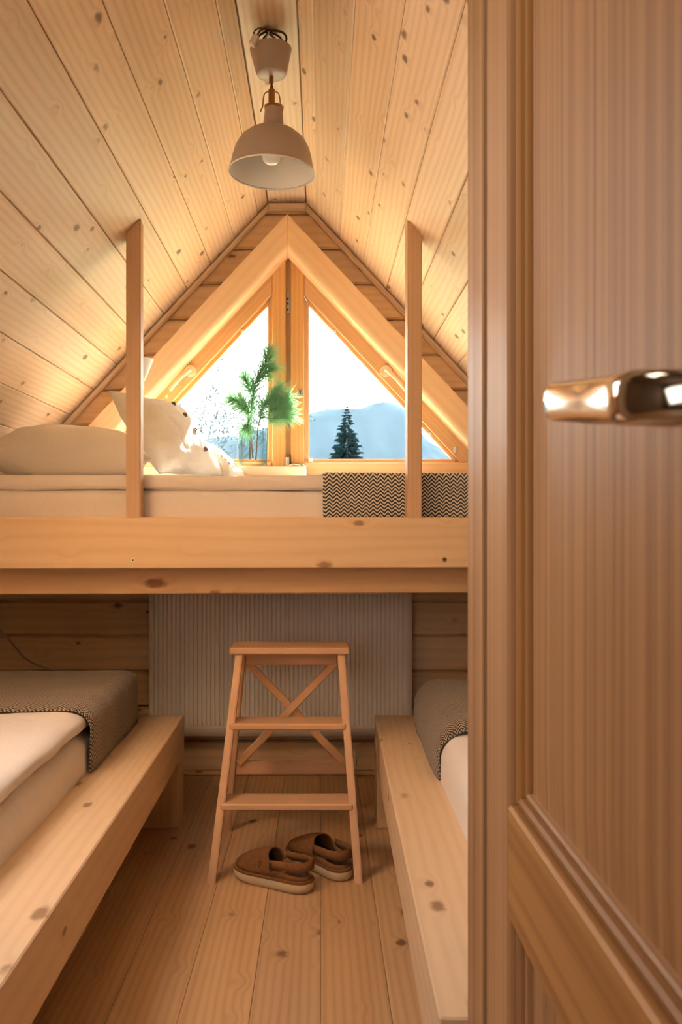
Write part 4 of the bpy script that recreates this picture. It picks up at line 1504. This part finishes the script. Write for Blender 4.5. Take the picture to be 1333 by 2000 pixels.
# ------------------------------------------------------------------ cable and socket on the gable wall
props(tube('power_cable', [wpx(-60, 1180, 3.53), wpx(0, 1228, 3.535), wpx(28, 1262, 3.535), wpx(48, 1288, 3.53), wpx(90, 1306, 3.52), wpx(132, 1318, 3.50), wpx(165, 1345, 3.46), wpx(190, 1420, 3.40)], 0.0035, 'cable', None, 8, smooth_pts=2),
      'thin grey cable hanging down the board wall on the left', 'cable')
so_ = empty('wall_socket', wpx(248, 1335, 3.54)[:], 'beige wall socket beside the radiator above the left bed', 'socket')
c = wpx(246, 1334, WF - 0.008)
pt = box('plate', c - V((0.04, 0.0074, 0.04)), c + V((0.04, 0.0074, 0.04)), 'plastic', so_, 0.004)
cyl('socket_well', c + V((0, -0.0105, 0)), c + V((0, -0.0074, 0)), 0.021, 'plastic', so_, 24)
for s in (-1, 1):
    cyl('socket_hole', c + V((s * 0.0095, -0.0112, 0)), c + V((s * 0.0095, -0.010, 0)), 0.0025, 'dark', so_, 10)
cyl('plug', c + V((-0.012, -0.045, -0.014)), c + V((-0.012, -0.0115, -0.014)), 0.015, 'gasket', so_, 20, r1=0.018)

# ------------------------------------------------------------------ outdoors
props(finish('ground', prism_bm([(-3500, -4), (3500, -4), (3500, -3), (-3500, -3)], 5, 3400), 'ground'), 'valley floor far below the window', None, None, 'structure')
bm = bmesh.new()
DM = 3000.0
ridge_px = [(-900, 900), (-300, 880), (100, 872), (250, 862), (330, 868), (400, 858), (470, 848), (530, 832), (575, 815), (609, 806), (640, 799), (668, 797), (695, 801), (712, 795), (729, 788), (748, 785), (766, 787), (794, 800), (812, 825), (826, 850), (845, 868), (880, 882), (950, 890), (1100, 900), (1600, 900), (2300, 900)]
cols = []
xs_ = [(-900 + 10 * i) for i in range(321)]
rows_n = 14


def ridge_y(px_):
    for (a, ya_), (b, yb_) in zip(ridge_px, ridge_px[1:]):
        if px_ <= b:
            return ya_ + (yb_ - ya_) * (px_ - a) / (b - a)
    return ridge_px[-1][1]


for px_ in xs_:
    p = wpx(px_, ridge_y(px_), DM)
    p.z += mnoise.noise(V((px_ * 0.05, 0, 3))) * 6 + mnoise.noise(V((px_ * 0.17, 0, 3))) * 3
    col = []
    for j in range(rows_n):
        f = j / (rows_n - 1)
        zz = p.z + (-45 - p.z) * f
        yy = DM - 600 * f + mnoise.noise(V((px_ * 0.02, f * 5, 7))) * 90 * (1 if 0 < f < 1 else 0)
        col.append(bm.verts.new((p.x, yy, zz)))
    back = bm.verts.new((p.x, DM + 500, -45))
    cols.append([back] + col)
for A, B in zip(cols, cols[1:]):
    for j in range(rows_n):
        bm.faces.new((A[j], A[j + 1], B[j + 1], B[j]))
props(finish('mountain_ridge', bm, 'rock', None, smooth=True), 'blue hazy mountain ridge seen through the right pane', None, None, 'structure')
bm = bmesh.new()
bmesh.ops.create_cube(bm, size=1)
bm.transform(Matrix.Translation((100, 2300, 200)) @ Matrix.Diagonal((2600, 1400, 560, 1)))
props(finish('valley_haze', bm, 'haze'), 'pale blue haze hanging before the mountain', None, None, 'stuff')


def spruce(base, h, rmax, label):
    random.seed(21)
    e = empty('spruce_tree', base, label, 'tree')
    bx_, by_, bz_ = base
    tube('trunk', [(bx_, by_, bz_), (bx_, by_, bz_ + h * 0.97)], [h * 0.018, 0.02], 'bark', e, 8)
    bm = bmesh.new()
    tiers = 64
    for k in range(tiers):
        f = k / (tiers - 1)
        z = bz_ + h * (0.12 + 0.87 * f)
        rr = rmax * (1 - f) ** 0.85 + 0.07
        nb_ = 13 if f < 0.85 else 7
        for b in range(nb_):
            a = random.random() * 2 * PI
            L = rr * random.uniform(0.6, 1.12)
            d = V((math.cos(a), math.sin(a), 0))
            s = V((-d.y, d.x, 0))
            droop = L * random.uniform(0.10, 0.40)
            root = V((bx_, by_, z))
            m = root + d * L * 0.55 + V((0, 0, -droop * 0.7))
            tip = root + d * L + V((0, 0, -droop * 0.65))
            wdt = 0.10 * L + 0.05
            q = [bm.verts.new(x_) for x_ in (root, m + s * wdt, tip, m - s * wdt, m + V((0, 0, -wdt * 1.5)), m + V((0, 0, wdt * 0.4)))]
            for f_ in ((0, 1, 5), (1, 2, 5), (2, 3, 5), (3, 0, 5), (0, 4, 1), (1, 4, 2), (2, 4, 3), (3, 4, 0)):
                bm.faces.new([q[i] for i in f_])
            for tw in range(5):
                t = 0.3 + 0.14 * tw
                p = root.lerp(tip, t) + V((0, 0, -droop * 0.2))
                for sg in (-1, 1):
                    q2 = p + d * L * 0.16 + s * sg * L * 0.22 * (1.1 - t) + V((0, 0, -0.06 * L - 0.04))
                    x1_, x2_, x3_, x4_ = bm.verts.new(p + V((0, 0, 0.04))), bm.verts.new(p + d * 0.08), bm.verts.new(q2), bm.verts.new(p - V((0, 0, 0.06)))
                    bm.faces.new((x1_, x2_, x3_))
                    bm.faces.new((x2_, x4_, x3_))
                    bm.faces.new((x4_, x1_, x3_))
    o = finish('foliage', bm, 'spruce', e)
    o['kind'] = 'stuff'
    return e


top = wpx(678, 797, 60)
spruce((top.x, top.y, -3.0), top.z + 3.2, 3.3, 'dark pointed spruce tree outside the right window pane')


def bare_tree(base, h, label, seed):
    random.seed(seed)
    e = empty('birch_tree', base, label, 'tree')
    bm = bmesh.new()
    lf = bmesh.new()

    def grow(p, d, L, r, depth):
        pts_ = [p]
        q = p.copy()
        dd = d.copy()
        for _ in range(3):
            dd = (dd + V((random.gauss(0, 0.16), random.gauss(0, 0.16), random.gauss(0.03, 0.1)))).normalized()
            q = q + dd * L / 3
            pts_.append(q.copy())
        tube_into(bm, pts_, [r, r * 0.85, r * 0.7, r * 0.55], 5)
        if depth == 0:
            for _ in range(5):
                c_ = q + V((random.gauss(0, 0.16), random.gauss(0, 0.16), random.gauss(0, 0.16)))
                a_ = V((random.gauss(0, 1), random.gauss(0, 1), random.gauss(0, 1))).normalized() * 0.09
                b_ = a_.cross(V((random.gauss(0, 1), random.gauss(0, 1), 1))).normalized() * 0.06
                v_ = [lf.verts.new(c_ + x_) for x_ in (a_, b_, -a_, -b_)]
                lf.faces.new(v_)
            return
        for _ in range(3 if depth > 1 else 4):
            i = random.choice((1, 2, 3))
            nd = (dd + V((random.gauss(0, 0.40), random.gauss(0, 0.40), random.gauss(0.1, 0.3)))).normalized()
            grow(pts_[i], nd, L * random.uniform(0.55, 0.75), r * 0.5, depth - 1)
        grow(q, dd, L * 0.68, r * 0.55, depth - 1)
    grow(V(base), V((0, 0, 1)), h * 0.42, h * 0.013, 4)
    finish('branches', bm, 'bark', e, smooth=True)
    o = finish('leaves', lf, 'bark', e)
    o['kind'] = 'stuff'


tb_ = wpx(372, 775, 42)
bare_tree((tb_.x, tb_.y, -3.0), tb_.z + 3.8, 'pale thin-branched tree outside the left window pane', 4)
